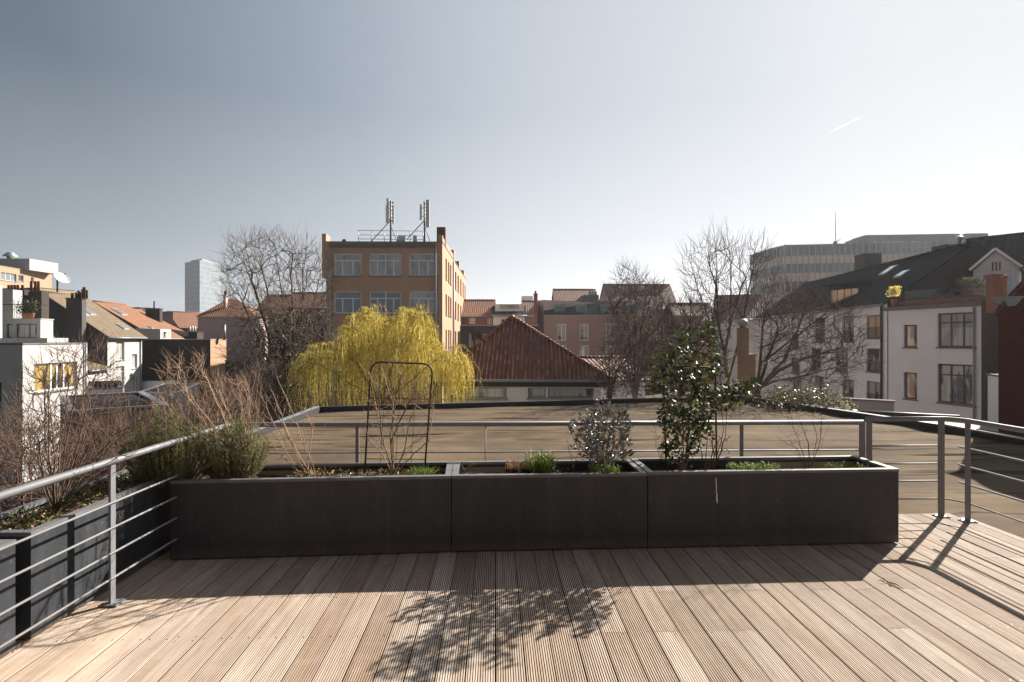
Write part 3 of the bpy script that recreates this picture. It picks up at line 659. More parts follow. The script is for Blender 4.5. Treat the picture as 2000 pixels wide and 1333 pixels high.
# ---- pyramid roofed pavilion
ze = ZH(745, 24); A0 = W(852, 745, 24.2); A1 = W(1197, 745, 23.8); root = thing('pavilion', 'low white pavilion with dark red pantiled pyramid roof, just beyond the brown flat roof', 'building', (A0.x+3.7, A0.y, ZG))
w_ = Wall(A0, A1); ap = W(1000, 621, 27.6); dp = 7.6
c_ = [w_.P(0, ze), w_.P(w_.L, ze), w_.P(w_.L, ze, -dp), w_.P(0, ze, -dp)]; mb = MB()
for i in range(4): mb.face([c_[i], c_[(i+1) % 4], ap])
mb.face([c_[3]-Vector((0, 0, .02)), c_[2]-Vector((0, 0, .02)), c_[1]-Vector((0, 0, .02)), c_[0]-Vector((0, 0, .02))])
rn = random.Random(2)
def ribs(a, b, apx, pitch, r):
    t_ = (b-a); L = t_.length; t_ = t_/L; nrm = t_.cross(apx-a).normalized()
    if nrm.z < 0: nrm = -nrm
    up = nrm.cross(t_).normalized(); 
    if up.z < 0: up = -up
    ua = (apx-a).dot(t_); H = (apx-a).dot(up); k = pitch/2
    while k < L:
        h = H*k/ua if k < ua else H*(L-k)/(L-ua)
        v = 0
        while v < h-.05:
            v2 = min(v+.33, h); lift = .012; c = rn.random()
            P_ = [(a+t_*(k-r)+up*v+nrm*(.004+lift)), (a+t_*(k-r*.3)+up*v+nrm*(r*1.7+lift)), (a+t_*(k+r*.45)+up*v+nrm*(r*1.6+lift)), (a+t_*(k+r)+up*v+nrm*(.004+lift))]
            Q_ = [p+up*(v2-v)-nrm*lift for p in P_]
            for q in range(3): mb.face([P_[q], P_[q+1], Q_[q+1], Q_[q]], 0, c)
            mb.face([P_[0], P_[1], P_[2], P_[3]][::-1], 0, c); v = v2
        k += pitch
ribs(c_[0], c_[1], ap, .185, .055); ribs(c_[1], c_[2], ap, .185, .055)
t = NT('dark red pantiles'); at = t.n('Attribute'); at.attribute_name = 'rnd'
c = t.ramp(at.outputs['Fac'], [(0, (.17, .048, .02)), (.5, (.27, .09, .04)), (1, (.40, .18, .09))]); c = t.mix(t.ramp(t.noise(t.coord(uv=False), 1.3, 5), [(.5, (0, 0, 0)), (.7, (.5,)*3)]), c, (.09, .05, .035)); M['pantile'] = t.fin(c, .42, .35)
rf = mb.build('roof', M['pantile'], root)
mb = MB()
for i in (0, 1, 2, 3):
    a = c_[i]; n = 26
    for k in range(n): p = a.lerp(ap, k/n); q = a.lerp(ap, (k+1.08)/n); mb.tube([p+Vector((0, 0, .05)), q+Vector((0, 0, .03))], [.11, .085], 7, 0, rn.random())
mb.lathe(tuple(ap), [(.16, -.05), (.14, .06), (.05, .16)], 10); mb.build('ridge_cap', M['pantile'], rf)
mb = MB(); mb.obox(w_.P(-.1, ze-.02, .02), w_.t*(w_.L+.3), w_.n*.14, Vector((0, 0, .09))); mb.build('gutter', M['zinc'], root)
mb = MB(); mb.obox(w_.P(-.1, ze-.24, -.12), w_.t*(w_.L+.2), w_.n*.14, Vector((0, 0, .215))); mb.build('fascia', M['windark'], root)
wi = w_.sub(.3, w_.L-.5, -.05); mb = MB(); rr2 = [wi.rect(*o) for o in ((868, 757, 911, 779), (913, 757, 990, 779), (1031, 758, 1066, 778), (1070, 758, 1160, 778), (868, 790, 1160, 840))]
rr2 = holes(mb, wi, ZG, ze-.1, rr2); mb.box(wi.p0.x, wi.p1.x, wi.p0.y+.5, wi.p0.y+dp-.6, ZG, ze-.35); mb.build('wall', M['white2'], root)
for r, g in zip(rr2, ('gcurt', 'gcurt', 'gcurt', 'gcurt', 'gdark')): window(root, wi, r, 2 if g == 'gdark' else 1, (), 'wingrey', g, 'wingrey', .06)
# second lower hip right behind
A0b = W(1120, 705, 31); A1b = W(1215, 740, 31); bld('house', 'low annexe with shallow dark red roof right behind the pyramid roof', G(1130, 30.5), G(1260, 31.5), 6, ZG, ZH(740, 31), 'white2', (), roofm='redt', gable=(3, ZH(702, 34)))
# ---- salmon brick block with mansard
p0 = G(1063, 75); p1 = G(1372, 75.5); z1 = ZH(617, 75); ops = []
for x0, x1 in ((1088, 1106), (1132, 1150), (1183, 1200), (1232, 1249), (1281, 1298), (1330, 1347)):
    for y0, y1 in ((633, 666), (675, 706), (716, 748)): ops.append((x0, y0, x1, y1, D(cols=2, gm='gcurt', fw=.12, rows=())))
bb, w_ = bld('apartment_building', 'long salmon brown brick block with white windows and slate mansard roof behind the bare trees', p0, p1, 12, ZG, z1, 'midbrick', ops, sidem='pink', coping='white')
mb = MB(); zr = ZH(588, 77.5); q = [w_.P(.0, z1+.09, -.1), w_.P(w_.L-11, z1+.09, -.1), w_.P(w_.L-11, zr, -3), w_.P(0, zr, -3)]; mb.hexa(q[:2]+[w_.P(w_.L-11, z1+.09, -11), w_.P(0, z1+.09, -11)], q[3:1:-1][::-1][::-1] if False else [w_.P(0, zr, -3), w_.P(w_.L-11, zr, -3), w_.P(w_.L-11, zr, -9), w_.P(0, zr, -9)]); mb.build('roof', M['slate'], bb)
for x0 in (1085, 1128, 1178, 1225):
    a = W(x0, 605, 74.8); mb = MB(); mb.obox((a.x, w_.P(0, 0, -.8).y, a.z-.7), (1.35, 0, 0), (0, 2.5, 0), (0, 0, 1.45)); o = mb.build('dormer', M['zinc'], bb); mb = MB(); mb.obox((a.x+.15, w_.P(0, 0, -.8).y-.03, a.z-.55), (1.05, 0, 0), (0, .02, 0), (0, 0, 1.1)); mb.build('pane', M['gdark'], o)
a = W(1045, 720, 75); mb = MB(); wl_ = Wall(G(1046, 80), G(1062.5, 76)); mb.hexa([wl_.P(0, ZG), wl_.P(wl_.L, ZG), wl_.P(wl_.L, ZG, -7), wl_.P(0, ZG, -7)], [wl_.P(0, ZH(586, 78)), wl_.P(wl_.L, ZH(586, 76)), wl_.P(wl_.L, ZH(590, 76), -7), wl_.P(0, ZH(590, 76), -7)]); mb.build('party_wall', M['pink'], bb)
# houses between ochre building and salmon block
ha, w_ = bld('house', 'small brick house with orange tiled roof right of the ochre building', G(900, 70), G(962, 70), 9, ZG, ZH(617, 70), 'redbrick', [(952, 622, 960, 633, D(cols=2, gm='gpale')), (916, 622, 928, 633, D(cols=2, gm='gcurt'))], roofm='rust', gable=(4, ZH(588, 74)))
hb, w_ = bld('house', 'white house with broad dormer and dark roof band between two tiled roofs', G(963, 68), G(1025, 68), 9, ZG, ZH(616, 68), 'white2', [(979, 623, 992, 633, D(cols=2))], roofm='slate', gable=(4, ZH(601, 72)))
a = W(967, 616, 69.5); mb = MB(); mb.obox((a.x, a.y, a.z+.3), (3.5, 0, 0), (0, 3, 0), (0, 0, 1.05)); dm = mb.build('dormer', M['white2'], hb)
wd = Wall((a.x+.6, a.y-.02), (a.x+2.9, a.y-.02)); window(hb, wd, (0, ZH(603, 69.5), 2.3, ZH(595, 69.5)), 3, (), 'wingrey', 'gpale', None, rec=-.04)
hc, w_ = bld('house', 'narrow house with small orange roof left of the tall red chimney', G(1024, 74), G(1046, 74), 8, ZG, ZH(616, 74), 'redbrick', (), roofm='rust', gable=(4, ZH(590, 78)))
ch = thing('brick_chimney', 'tall slim red brick chimney stack beside the salmon brick block', 'chimney', W(1046, 700, 66)); a = W(1043, 800, 66); mb = MB(); mb.box(a.x, a.x+.42, a.y, a.y+.6, ZG, ZH(576, 66)); mb.box(a.x-.05, a.x+.47, a.y-.05, a.y+.65, ZH(576, 66), ZH(576, 66)+.12); mb.build('stack', M['redbrick'], ch)
mb = MB(); mb.lathe((a.x+.2, a.y+.3, ZH(576, 66)+.12), [(.13, 0), (.11, .3), (.13, .32), (.08, .34)], 8); mb.build('chimney_pot', M['pot'], ch)
# far pale tower block seen between
bld('office_tower', 'tiny pale blue far high-rise peeking above the houses left of the tall red chimney', G(1019, 330), G(1041, 330), 14, ZG, ZH(579, 330), 'white2', (), cat='tower', roofm='zinc')
# dark glazed extension
ops = [(914, 650, 926, 681), (928, 650, 939, 681), (942, 650, 953, 681), (956, 650, 966, 681)]
bld('house_extension', 'dark brown flat-roofed extension with a band of tall windows behind the pyramid roof', G(901, 36), G(1052, 36.5), 6, ZG, ZH(637, 36), 'dgrey', [o+(D(cols=1, fm='windark', gm='gcurt', sill=None, fw=.05),) for o in ops], coping='pink')
# roofs behind salmon block
he, w_ = bld('house', 'orange tiled roof with grey box dormer rising behind the salmon brick block', G(1086, 98), G(1166, 98), 9, ZG, ZH(592, 98), 'pink', (), roofm='rust', gable=(4.5, ZH(566, 102)))
a = W(1140, 590, 97); mb = MB(); mb.obox((a.x, a.y, a.z), (2.6, 0, 0), (0, 3, 0), (0, 0, 1.2)); mb.build('dormer', M['dgrey'], he); chimney(he, 1150, 1166, 571, 592, 100, 'pink', 3)
hf, w_ = bld('house', 'broad red tiled roof with pale skylights above the bare thicket right of centre', G(1190, 92), G(1322, 92), 12, ZG, ZH(600, 92), 'pink', (), roofm='rust', gable=(5, ZH(557, 97)))
for u in (2.2, 5.6): skylight(hf, w_, (5, ZH(557, 97)), ZH(600, 92), u, u+1.0, .72, .9, 'gpale')
for u in (2.2, 6.0): skylight(hf, w_, (5, ZH(557, 97)), ZH(600, 92), u, u+1.1, .2, .42, 'gpale')
hg, w_ = bld('house', 'brown hipped house with small pale windows behind the upright bare tree', G(1322, 85), G(1400, 85), 10, ZG, ZH(625, 85), 'midbrick', [(1340, 640, 1348, 654), (1372, 640, 1380, 654)], roofm='redt', gable=(4, ZH(594, 89)))
hh, w_ = bld('house', 'house with low dark red roof left of the pale townhouses', G(1395, 66), G(1486, 64), 9, ZG, ZH(622, 65), 'white2', [(1420, 640, 1428, 660), (1455, 640, 1463, 660)], roofm='redt', gable=(4.5, ZH(580, 70)))
# ---- brick flue stack with metal cowl, right of the upright tree
ch = thing('brick_chimney', 'stepped tan brick chimney with metal cowl beyond the right kerb of the flat roof', 'chimney', W(1465, 780, 22)); a = W(1451, 800, 22); mb = MB(); b2 = W(1476, 800, 22)
mb.box(a.x, b2.x, a.y, a.y+.5, ZG, ZH(694, 22)); mb.build('stack', M['tanbrick'], ch); a2 = W(1448, 690, 22); b3 = W(1464, 690, 22)
mb = MB(); mb.box(a2.x, b3.x, a.y+.05, a.y+.42, ZH(694, 22), ZH(641, 22)); mb.box(a2.x-.06, b2.x+.03, a.y-.03, a.y+.55, ZH(696, 22), ZH(692, 22)); mb.build('flue', M['tanbrick'], ch)
mb = MB(); mb.lathe(((a2.x+b3.x)/2, a.y+.23, ZH(641, 22)), [(.13, 0), (.13, .12), (.2, .14), (.2, .24), (.13, .33), (.02, .37)], 12); mb.build('cowl', M['alu'], ch)

# ---------------------------------------------------------------- LEFT SIDE
cu, w_ = bld('house_extension', 'white cube shaped flat-roofed extension with three part window at the left', G(44, 26.2), G(168, 30.6), 9, ZG, ZH(673, 28), 'white', [(67, 709, 151, 763, D(cols=(.42, .56, .72), gm='gyellow', fw=.09, fm='winwhite', rows=()))], sidem='grey', coping='stone', lops=[(-8, 745, 3, 800, D(cols=1))])  # grey sides paint the shade of the face turned from the sun
pipe(cu, w_, w_.L-.12, ZG, ZH(673, 28), r=.05)
# box stair/terrace and grey flat building behind
gb, w_ = bld('apartment_building', 'grey rendered flat block with curtained window band and balcony at the left edge', G(-60, 38), G(79, 38.5), 1.25, ZG, ZH(624, 38), 'grey', [(12, 633, 24, 660, D(cols=1, gm='gcurt', fm='windark')), (31, 633, 72, 661, D(cols=(.6,), gm='gcurt', fm='windark')), (-40, 633, 0, 661, D(cols=2, gm='gcurt', fm='windark'))], coping='grey')
a = W(8, 672, 37); b2 = W(111, 660, 37); mb = MB(); mb.box(a.x-3, b2.x, a.y-.9, a.y+.9, a.z, a.z+.38); mb.build('balcony_slab', M['grey'], gb)
a = W(-6, 672, 36.5); mb = MB(); mb.box(a.x, a.x+.42, a.y-.6, a.y-.1, a.z-.1, ZH(558, 36.5)); mb.build('fin_wall', M['white'], gb)
mb = MB(); q0_ = W(80, 662, 39.6); q1_ = W(112, 664, 39.6); mb.slab([q0_, q1_, W(104, 655, 41.5), W(80, 640, 41.5)], .1); mb.build('lean_to_roof', M['orange'], gb)
zb = ZH(624, 38)+.07; a = W(11, 620, 40); mb = MB(); mb.box(a.x-3, a.x+.5, a.y, a.y+.8, zb, ZH(566, 40)); mb.build('rooftop_room', M['grey'], gb)
mb = MB()
for x in np.arange(-.2, 2.6, .11): mb.box(a.x+x, a.x+x+.02, a.y-.9, a.y-.88, zb, zb+.95)
mb.box(a.x-.2, a.x+2.5, a.y-.91, a.y-.87, zb+.95, zb+1.0); mb.build('balustrade', M['windark'], gb)
mb = MB(); q1 = W(27, 600, 41.5); mb.box(q1.x, q1.x+.75, q1.y, q1.y+.6, zb-2, ZH(566, 41.5)); mb.build('chimney', M['darkwall'], gb); mb = MB(); q1 = W(55, 600, 41.5); mb.box(q1.x, q1.x+.95, q1.y, q1.y+.7, zb-3, ZH(570, 41.5)); mb.build('chimney', M['darkwall'], gb)
for i, px in enumerate((17, 23, 29, 35, 44, 61, 69, 75)):
    q = W(px, 566, 41.6); mb = MB(); hgt = .35 if i < 5 else .62; mb.lathe((q.x, q.y, ZH(567, 41.6)), [(.09, -.1), (.08, hgt), (.1, hgt+.02), (.06, hgt+.03)], 8); mb.build('chimney_pot', M['pot'], gb)
for i, (px, lb) in enumerate(((51, 'terracotta pot with bushy plant on the grey balcony, left of two'), (61, 'terracotta pot with bushy plant on the grey balcony, right of two'))):
    q = W(px, 620, 38.4); q.z = zb; pr = thing('potted_plant', lb, 'potted plant', q, 'plants on the grey balcony'); mb = MB(); mb.lathe(tuple(q), [(.14, 0), (.2, .32), (.22, .36), (.17, .36)], 12); mb.build('pot', M['terracotta'], pr)
    mb = MB(); rn = random.Random(i)
    for _ in range(500): p = q+Vector((rn.gauss(0, .28), rn.gauss(0, .25), .75+rn.gauss(0, .25))); mb.leaf(p, Vector((rn.gauss(0, 1), rn.gauss(0, 1), rn.gauss(.4, 1))), .12, .06, 0, rn.random())
    mb.build('foliage', M['ivydark'], pr)
# brown high block behind, with rooftop box and dish
hi, w_ = bld('apartment_building', 'tan banded block with blue windows at the far left skyline', G(-30, 67), G(101, 78.5), 14, ZG, ZH(529, 74), 'beige', [(2, 534, 32, 549, D(cols=3, gm='gblue')), (36, 538, 46, 550, D(cols=1)), (60, 542, 66, 552, D(cols=1)), (2, 566, 32, 582, D(cols=3, gm='gblue'))], coping='beige')
a = W(22, 530, 72); mb = MB(); zt2 = ZH(529, 74); mb.box(a.x-9, a.x+1.3, a.y+1.2, a.y+6, zt2, ZH(505, 73)); bx = mb.build('rooftop_room', M['white'], hi)
mb = MB(); q = W(20, 505, 74); mb.lathe((q.x, q.y, ZH(505, 73)-.02), [(.35, 0), (.35, .35), (.85, .38), (.7, .6), (.5, .66), (.6, .7), (.25, .95)], 16); mb.build('roof_vent', M['alu'], hi)
bld('apartment_building', 'low tan brick block between the banded block and the dark gabled house', G(78, 66), G(145, 70), 8, ZG, ZH(563, 66), 'beige', (), coping='stone')
dsh = thing('satellite_dish', 'white satellite dish tilted skyward on a short pole at the left skyline', 'satellite dish', W(113, 562, 62)); mb = MB(); q = W(112, 562, 62); mb.tube([(q.x, q.y, q.z-1.4), (q.x, q.y, ZH(546, 62)), (q.x+.35, q.y, ZH(544, 62))], .09, 8); mb.build('pole', M['dsteel'], dsh)
mb = MB(); cen = W(120, 545, 62); nrm = Vector((.68, -.25, .62)).normalized(); ux = nrm.orthogonal().normalized(); uy = nrm.cross(ux); rings = []
for k, (rr3, hh3) in enumerate(((.02, 0), (.35, .03), (.6, .1), (.78, .18))): rings.append([cen+ux*rr3*math.cos(a_*math.pi/10)+uy*rr3*math.sin(a_*math.pi/10)+nrm*hh3 for a_ in range(20)])
for off, fl in ((0, 1), (-.03, 0)):
    for k in range(3):
        for j in range(20):
            f = [rings[k][j], rings[k+1][j], rings[k+1][(j+1) % 20], rings[k][(j+1) % 20]]; f = [p+nrm*off for p in f]; mb.face(f if fl else f[::-1])
mb.build('dish', M['antenna'], dsh); mb = MB(); mb.tube([cen-uy*.7+nrm*.15, cen+nrm*.8], .025, 5); mb.box(*(v for c3 in (cen+nrm*.8) for v in (c3-.07, c3+.07))); mb.build('feed_arm', M['dsteel'], dsh)
# white house with tan tiled roof (ridge runs away from us, facade faces the yards)
gz = (5.3, ZH(573, 48)); ez = ZH(656, 48.5)
wh, w_ = bld('house', 'white plastered house with tan tiled roof, gable coloured dark for shade and twin skylights', G(210, 48), G(276, 52.6), 10.5, ZG, ez, 'white', [(227, 667, 243, 704, D(cols=2, gm='gcurt', fw=.06)), (258, 692, 268, 720, D(cols=1, gm='gpale')), (226, 716, 243, 753, D(cols=2, rows=(.72,), gm='gcurt', fw=.06)), (257, 735, 268, 765, D(cols=1, gm='gpale'))], roofm='tan', gable=gz, sidem='dgrey')  # gable shade put into the colour as dark render
skylight(wh, w_, gz, ez, .55, 1.35, .45, .62, 'gpale'); skylight(wh, w_, gz, ez, 1.6, 2.3, .47, .64, 'gblue'); skylight(wh, w_, gz, ez, 3.2, 3.9, .12, .26, 'gblue')
pipe(wh, w_, w_.L-.15, ZG, ez, r=.06)
c1 = chimney(wh, 129, 160, 584, 700, 47, 'dgrey', 0, dd=.5)
for i in range(7):
    q = W(136+i*3.9, 584, 46.9); mb = MB(); h = (.45, .7, .5, .8, .55, .75, .95)[i]; mb.lathe((q.x, q.y+.3+.5*(i % 2), ZH(584, 46.6)+.06), [(.11, 0), (.09, h*.8), (.12, h*.82), (.12, h), (.06, h)], 8); mb.build('chimney_pot', M['pot'], c1)
bld('garden_shed', 'small lean-to with tan roof and white wall at the foot of the white house', G(168, 43), G(208, 46.8), 5, ZG, ZH(722, 44), 'white', [(184, 745, 193, 762)], roofm='tan', gable=(3, ZH(697, 46)))
# orange roofed house
gz = (6.2, ZH(592, 62)); ez = ZH(659, 62)
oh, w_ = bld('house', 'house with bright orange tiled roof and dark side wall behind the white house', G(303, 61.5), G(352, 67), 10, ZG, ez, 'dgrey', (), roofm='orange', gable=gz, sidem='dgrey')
skylight(oh, w_, gz, ez, .8, 1.9, .62, .8, 'gblue'); skylight(oh, w_, gz, ez, 2.0, 2.5, .22, .3, 'gblue')
a = W(313, 664, 62); wd = Wall(G(313, 61), G(334, 63)); mb = MB(); mb.hexa([wd.P(0, a.z-.3), wd.P(wd.L, a.z-.3), wd.P(wd.L, a.z-.3, -2.6), wd.P(0, a.z-.3, -2.6)], [wd.P(0, a.z+1.15), wd.P(wd.L, a.z+1.15), wd.P(wd.L, a.z+1.25, -2.6), wd.P(0, a.z+1.25, -2.6)]); dm = mb.build('dormer', M['white'], oh)
window(oh, wd, (.5, a.z+.1, wd.L-.35, a.z+.95), 2, (), 'winwhite', 'gcurt', None, rec=-.055)
oh2, w_ = bld('house', 'second orange roof sloping down behind the dormer', G(352, 69), G(372, 73), 10, ZG, ZH(655, 69), 'dgrey', (), roofm='orange', gable=(5.6, ZH(607, 70)), sidem='dgrey'); chimney(oh2, 284, 312, 604, 640, 70, 'darkwall', 1, .9)
# dark block, its shaded side painted in dark brick, with lit brick end
dk, w_ = bld('warehouse', 'long windowless wall coloured dark for shade, with sunlit orange brick end', G(411, 55), G(442, 57.6), 12.5, ZG, ZH(664, 55.5), 'bigbrick', (), sidem='darkwall', coping='pink')
c1 = chimney(dk, 368, 385, 650, 664, 56, 'darkwall', 0, dd=1.2)
for i, (x, h) in enumerate(((371, .85), (376, .95), (381, .85))): q = W(x, 650, 56.4); mb = MB(); mb.lathe((q.x, q.y, ZH(650, 56)+.06), [(.1, 0), (.09, h*.6), (.03, h*.65)], 8); mb.build('chimney_pot', M['antenna'], c1)
q = W(433, 664, 56); mb = MB(); mb.tube([(q.x, q.y+.5, q.z), (q.x, q.y+.5, ZH(634, 56))], .16, 10); mb.build('flue', M['zinc'], dk)
# low yard things
bld('garden_wall', 'low pale garden wall at the foot of the long black wall', G(276, 53), G(350, 53.5), .3, ZG, ZH(745, 53), 'white2', (), coping='stone', cat='wall')
bld('garage', 'low building with flat gravel roof in front of the long black wall', G(262, 42), G(350, 43), 9, ZG, ZH(770, 42), 'grey', (), roofm='tan', coping='white2')
bld('garage', 'low grey flat-roofed outbuilding right of the white cube', G(170, 33), G(240, 34), 7, ZG, ZH(762, 33), 'grey', [(182, 778, 200, 800), (206, 778, 224, 800)], roofm='slate', coping='stone')
bld('garage', 'long low shed with dark felt roof in the left yard', G(130, 20), G(330, 22), 7, ZG, ZH(800, 21), 'dgrey', (), roofm='slate', coping='zinc')
# glass tower
tw = thing('office_tower', 'tall glass office tower on the left horizon', 'tower', W(390, 700, 400)); 
t = NT('glass curtain wall'); br = t.n('TexBrick'); br.offset = 0; br.inputs['Scale'].default_value = 1; br.inputs['Brick Width'].default_value = 1.8; br.inputs['Row Height'].default_value = 3.6; br.inputs['Mortar Size'].default_value = .2
br.inputs['Color1'].default_value = (.11, .135, .16, 1); br.inputs['Color2'].default_value = (.18, .21, .24, 1); br.inputs['Mortar'].default_value = (.27, .29, .31, 1); t.l(t.coord(), br.inputs['Vector']); M['tower'] = t.fin(br.outputs[0], .3, .7)
a = Vector((*G(361, 415), 0)); b_ = Vector((*G(390, 400), 0)); c = Vector((*G(441, 440), 0)); e = a+(c-b_); z1 = ZH(508, 400)
mb = MB(); mb.hexa([(p.x, p.y, ZG) for p in (a, b_, c, e)], [(p.x, p.y, z1) for p in (a, b_, c, e)]); mb.build('facade', M['tower'], tw)
mb = MB(); q = a.lerp(c, .55); mb.hexa([(p.x, p.y, z1) for p in (a.lerp(q, .25), b_.lerp(q, .25), c.lerp(q, .3), e.lerp(q, .3))], [(p.x, p.y, z1+2.0) for p in (a.lerp(q, .25), b_.lerp(q, .25), c.lerp(q, .3), e.lerp(q, .3))]); mb.build('rooftop_room', M['zinc'], tw)
bld('office_building', 'long low pale roofed hall on the horizon left of the glass tower', G(262, 150), G(388, 170), 25, ZG, ZH(607, 155), 'white2', (), coping='white', roofm='white2')
bld('house', 'small dark building with black roof box before the pale hall', G(272, 85), G(313, 88), 6, ZG, ZH(602, 86), 'dgrey', (), coping='stone')
bld('house', 'dark flat house above the second orange roof', G(300, 80), G(338, 82), 6, ZG, ZH(609, 80), 'darkwall', (), coping='stone')
hn, w_ = bld('house', 'low house with brown roof patches below the glass tower', G(352, 84), G(420, 88), 8, ZG, ZH(640, 86), 'pink', [(358, 642, 366, 652), (372, 642, 380, 652)], roofm='rust', gable=(4, ZH(612, 89)))
# hip roofed pinkish house
p0 = G(386, 70); p1 = G(500, 71); w_ = Wall(p0, p1); ze = ZH(619, 70); root = thing('house', 'pinkish house with steep hipped red roof half hidden by the many-stemmed bare tree', 'building', (p0[0], p0[1], ZG)); mb = MB(); holes(mb, w_, ZG, ze, [])
dpt = 8; mb.face([w_.P(w_.L, ZG), w_.P(w_.L, ZG, -dpt), w_.P(w_.L, ze, -dpt), w_.P(w_.L, ze)]); mb.face([w_.P(0, ZG, -dpt), w_.P(0, ZG), w_.P(0, ze), w_.P(0, ze, -dpt)]); mb.build('wall', M['pink'], root)
mb = MB(); r1 = W(446, 584, 73.5); r2 = W(462, 584, 74.5); cc = [w_.P(-.2, ze, .2), w_.P(w_.L+.2, ze, .2), w_.P(w_.L+.2, ze, -dpt), w_.P(-.2, ze, -dpt)]; mb.face([cc[0], cc[1], r2, r1]); mb.face([cc[1], cc[2], r2]); mb.face([cc[2], cc[3], r1, r2]); mb.face([cc[3], cc[0], r1]); mb.build('roof', M['rust'], root)
chimney(root, 436, 441, 577, 600, 72, 'pink', 2, .5, .5)
for i, (x0, x1, y0, yr, dd, m_, rm_, lb) in enumerate(((500, 560, 610, 578, 78, 'redbrick', 'redt', 'dark house with red roof seen through the left side of the many-stemmed bare tree'), (552, 637, 600, 574, 70, 'darkwall', 'redt', 'dark brick house directly left of the ochre building'))):
    bld('house', lb, G(x0, dd), G(x1, dd), 9, ZG, ZH(y0, dd), m_, [(x0+12, y0+12, x0+22, y0+28), (x0+34, y0+12, x0+44, y0+28)], roofm=rm_, gable=(4, ZH(yr, dd+4)))
bld('garden_wall', 'brick garden wall behind the many-stemmed bare tree', G(440, 40), G(640, 41), .4, ZG, ZH(706, 40), 'darkwall', (), cat='wall')

# ---------------------------------------------------------------- RIGHT SIDE
# row of pale townhouses, facade recedes to the left
p1 = G(1733, 34.8); z1 = ZH(589, 34.8); p0 = G(1478, 61)
w_ = Wall(p0, p1); S_ = [(1692, 616, 1721, 661), (1692, 681, 1721, 727), (1692, 746, 1721, 792), (1645, 617, 1668, 668), (1632, 679, 1656, 727), (1645, 742, 1668, 790), (1590, 621, 1611, 668), (1584, 681, 1603, 724), (1590, 735, 1610, 778), (1545, 700, 1562, 730), (1548, 738, 1566, 762), (1545, 652, 1560, 682)]
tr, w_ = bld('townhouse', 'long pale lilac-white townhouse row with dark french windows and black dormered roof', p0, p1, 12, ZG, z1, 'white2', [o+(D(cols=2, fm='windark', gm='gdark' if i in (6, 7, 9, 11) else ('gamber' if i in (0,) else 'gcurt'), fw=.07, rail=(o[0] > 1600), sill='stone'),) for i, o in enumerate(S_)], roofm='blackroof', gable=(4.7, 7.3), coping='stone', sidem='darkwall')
pipe(tr, w_, w_.L-.5, ZG, z1, 'windark', .07, .1)
chimney(tr, 1690, 1722, 497, 545, 50, 'dgrey', 0, dd=1.5)
# black box dormers on row
for (x0, x1, y0, y1, dd, n) in ((1618, 1684, 556, 592, 41, 4),):
    wd = Wall(G(x0, dd+2.6), G(x1, dd)); za = ZH(y1, dd); zb2 = ZH(y0, dd); mb = MB(); mb.hexa([wd.P(0, za-.4), wd.P(wd.L, za-.4), wd.P(wd.L, za-.4, -4), wd.P(0, za-.4, -4)], [wd.P(0, zb2), wd.P(wd.L, zb2), wd.P(wd.L, zb2+.1, -4), wd.P(0, zb2+.1, -4)])
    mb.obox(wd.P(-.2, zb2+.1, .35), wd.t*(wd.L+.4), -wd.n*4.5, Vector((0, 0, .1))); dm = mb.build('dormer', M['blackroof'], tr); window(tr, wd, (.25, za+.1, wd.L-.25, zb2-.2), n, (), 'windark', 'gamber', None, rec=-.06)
for px_, s0_, s1_ in ((1628, .66, .84), (1600, .3, .42), (1672, .5, .62)):
    u_ = w_.hit(px_, 600)[0]; skylight(tr, w_, (4.7, 7.3), z1, u_, u_+.95, s0_, s1_, 'gblue')
chimney(tr, 1849, 1880, 480, 530, 37.2, 'dgrey', 0, dd=1.2)
mb = MB(); q = W(1874, 478, 37.5); mb.lathe((q.x, q.y, q.z), [(.1, 0), (.1, .35), (.34, .37), (.25, .5), (.1, .58)], 10); mb.build('cowl', M['alu'], tr)
# bigger black roof behind white house
p0b = G(1840, 44); p1b = G(2060, 30.5)
b3, w3 = bld('house', 'big black slate roof plane rising to the upper right behind the roof terrace', G(1862, 41), G(2110, 36), 12, ZG, ZH(583, 37), 'darkwall', (), roofm='blackroof', gable=(4.8, 9.25))
skylight(b3, w3, (4.8, 9.25), ZH(583, 37), .6, 2.0, .16, .36, 'gblue')
c1 = chimney(b3, 1849, 1882, 480, 530, 44, 'dgrey', 0, dd=1.5)
mb = MB(); q = W(1874, 476, 44); mb.lathe((q.x, q.y, q.z), [(.12, 0), (.12, .5), (.4, .52), (.3, .7), (.1, .8)], 10); mb.build('cowl', M['alu'], c1)
# white house with big windows
p1 = G(1926, 29); p0 = G(1735, 34.5); z1 = ZH(597, 31.5)
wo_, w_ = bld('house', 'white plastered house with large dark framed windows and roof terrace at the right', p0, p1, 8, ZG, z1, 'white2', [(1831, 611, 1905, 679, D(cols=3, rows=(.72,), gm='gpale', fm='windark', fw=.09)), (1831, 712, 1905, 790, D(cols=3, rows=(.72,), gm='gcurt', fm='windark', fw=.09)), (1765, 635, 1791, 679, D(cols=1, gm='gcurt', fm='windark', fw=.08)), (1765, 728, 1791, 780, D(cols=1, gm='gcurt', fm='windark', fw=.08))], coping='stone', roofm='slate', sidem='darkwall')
mb = MB(); mb.obox(w_.P(-.15, z1-.16, .003), w_.t*(w_.L+.2), w_.n*.22, Vector((0, 0, .22))); mb.build('cornice', M['stone'], wo_); pipe(wo_, w_, w_.L-.55, ZG, z1-.2, 'pipe', .05, .08)
mb = MB(); zp = z1+.075; mb.obox(w_.P(.1, zp, -.3), w_.t*(w_.L-.3), -w_.n*.25, Vector((0, 0, .3))); mb.build('parapet', M['redbrick'], wo_)
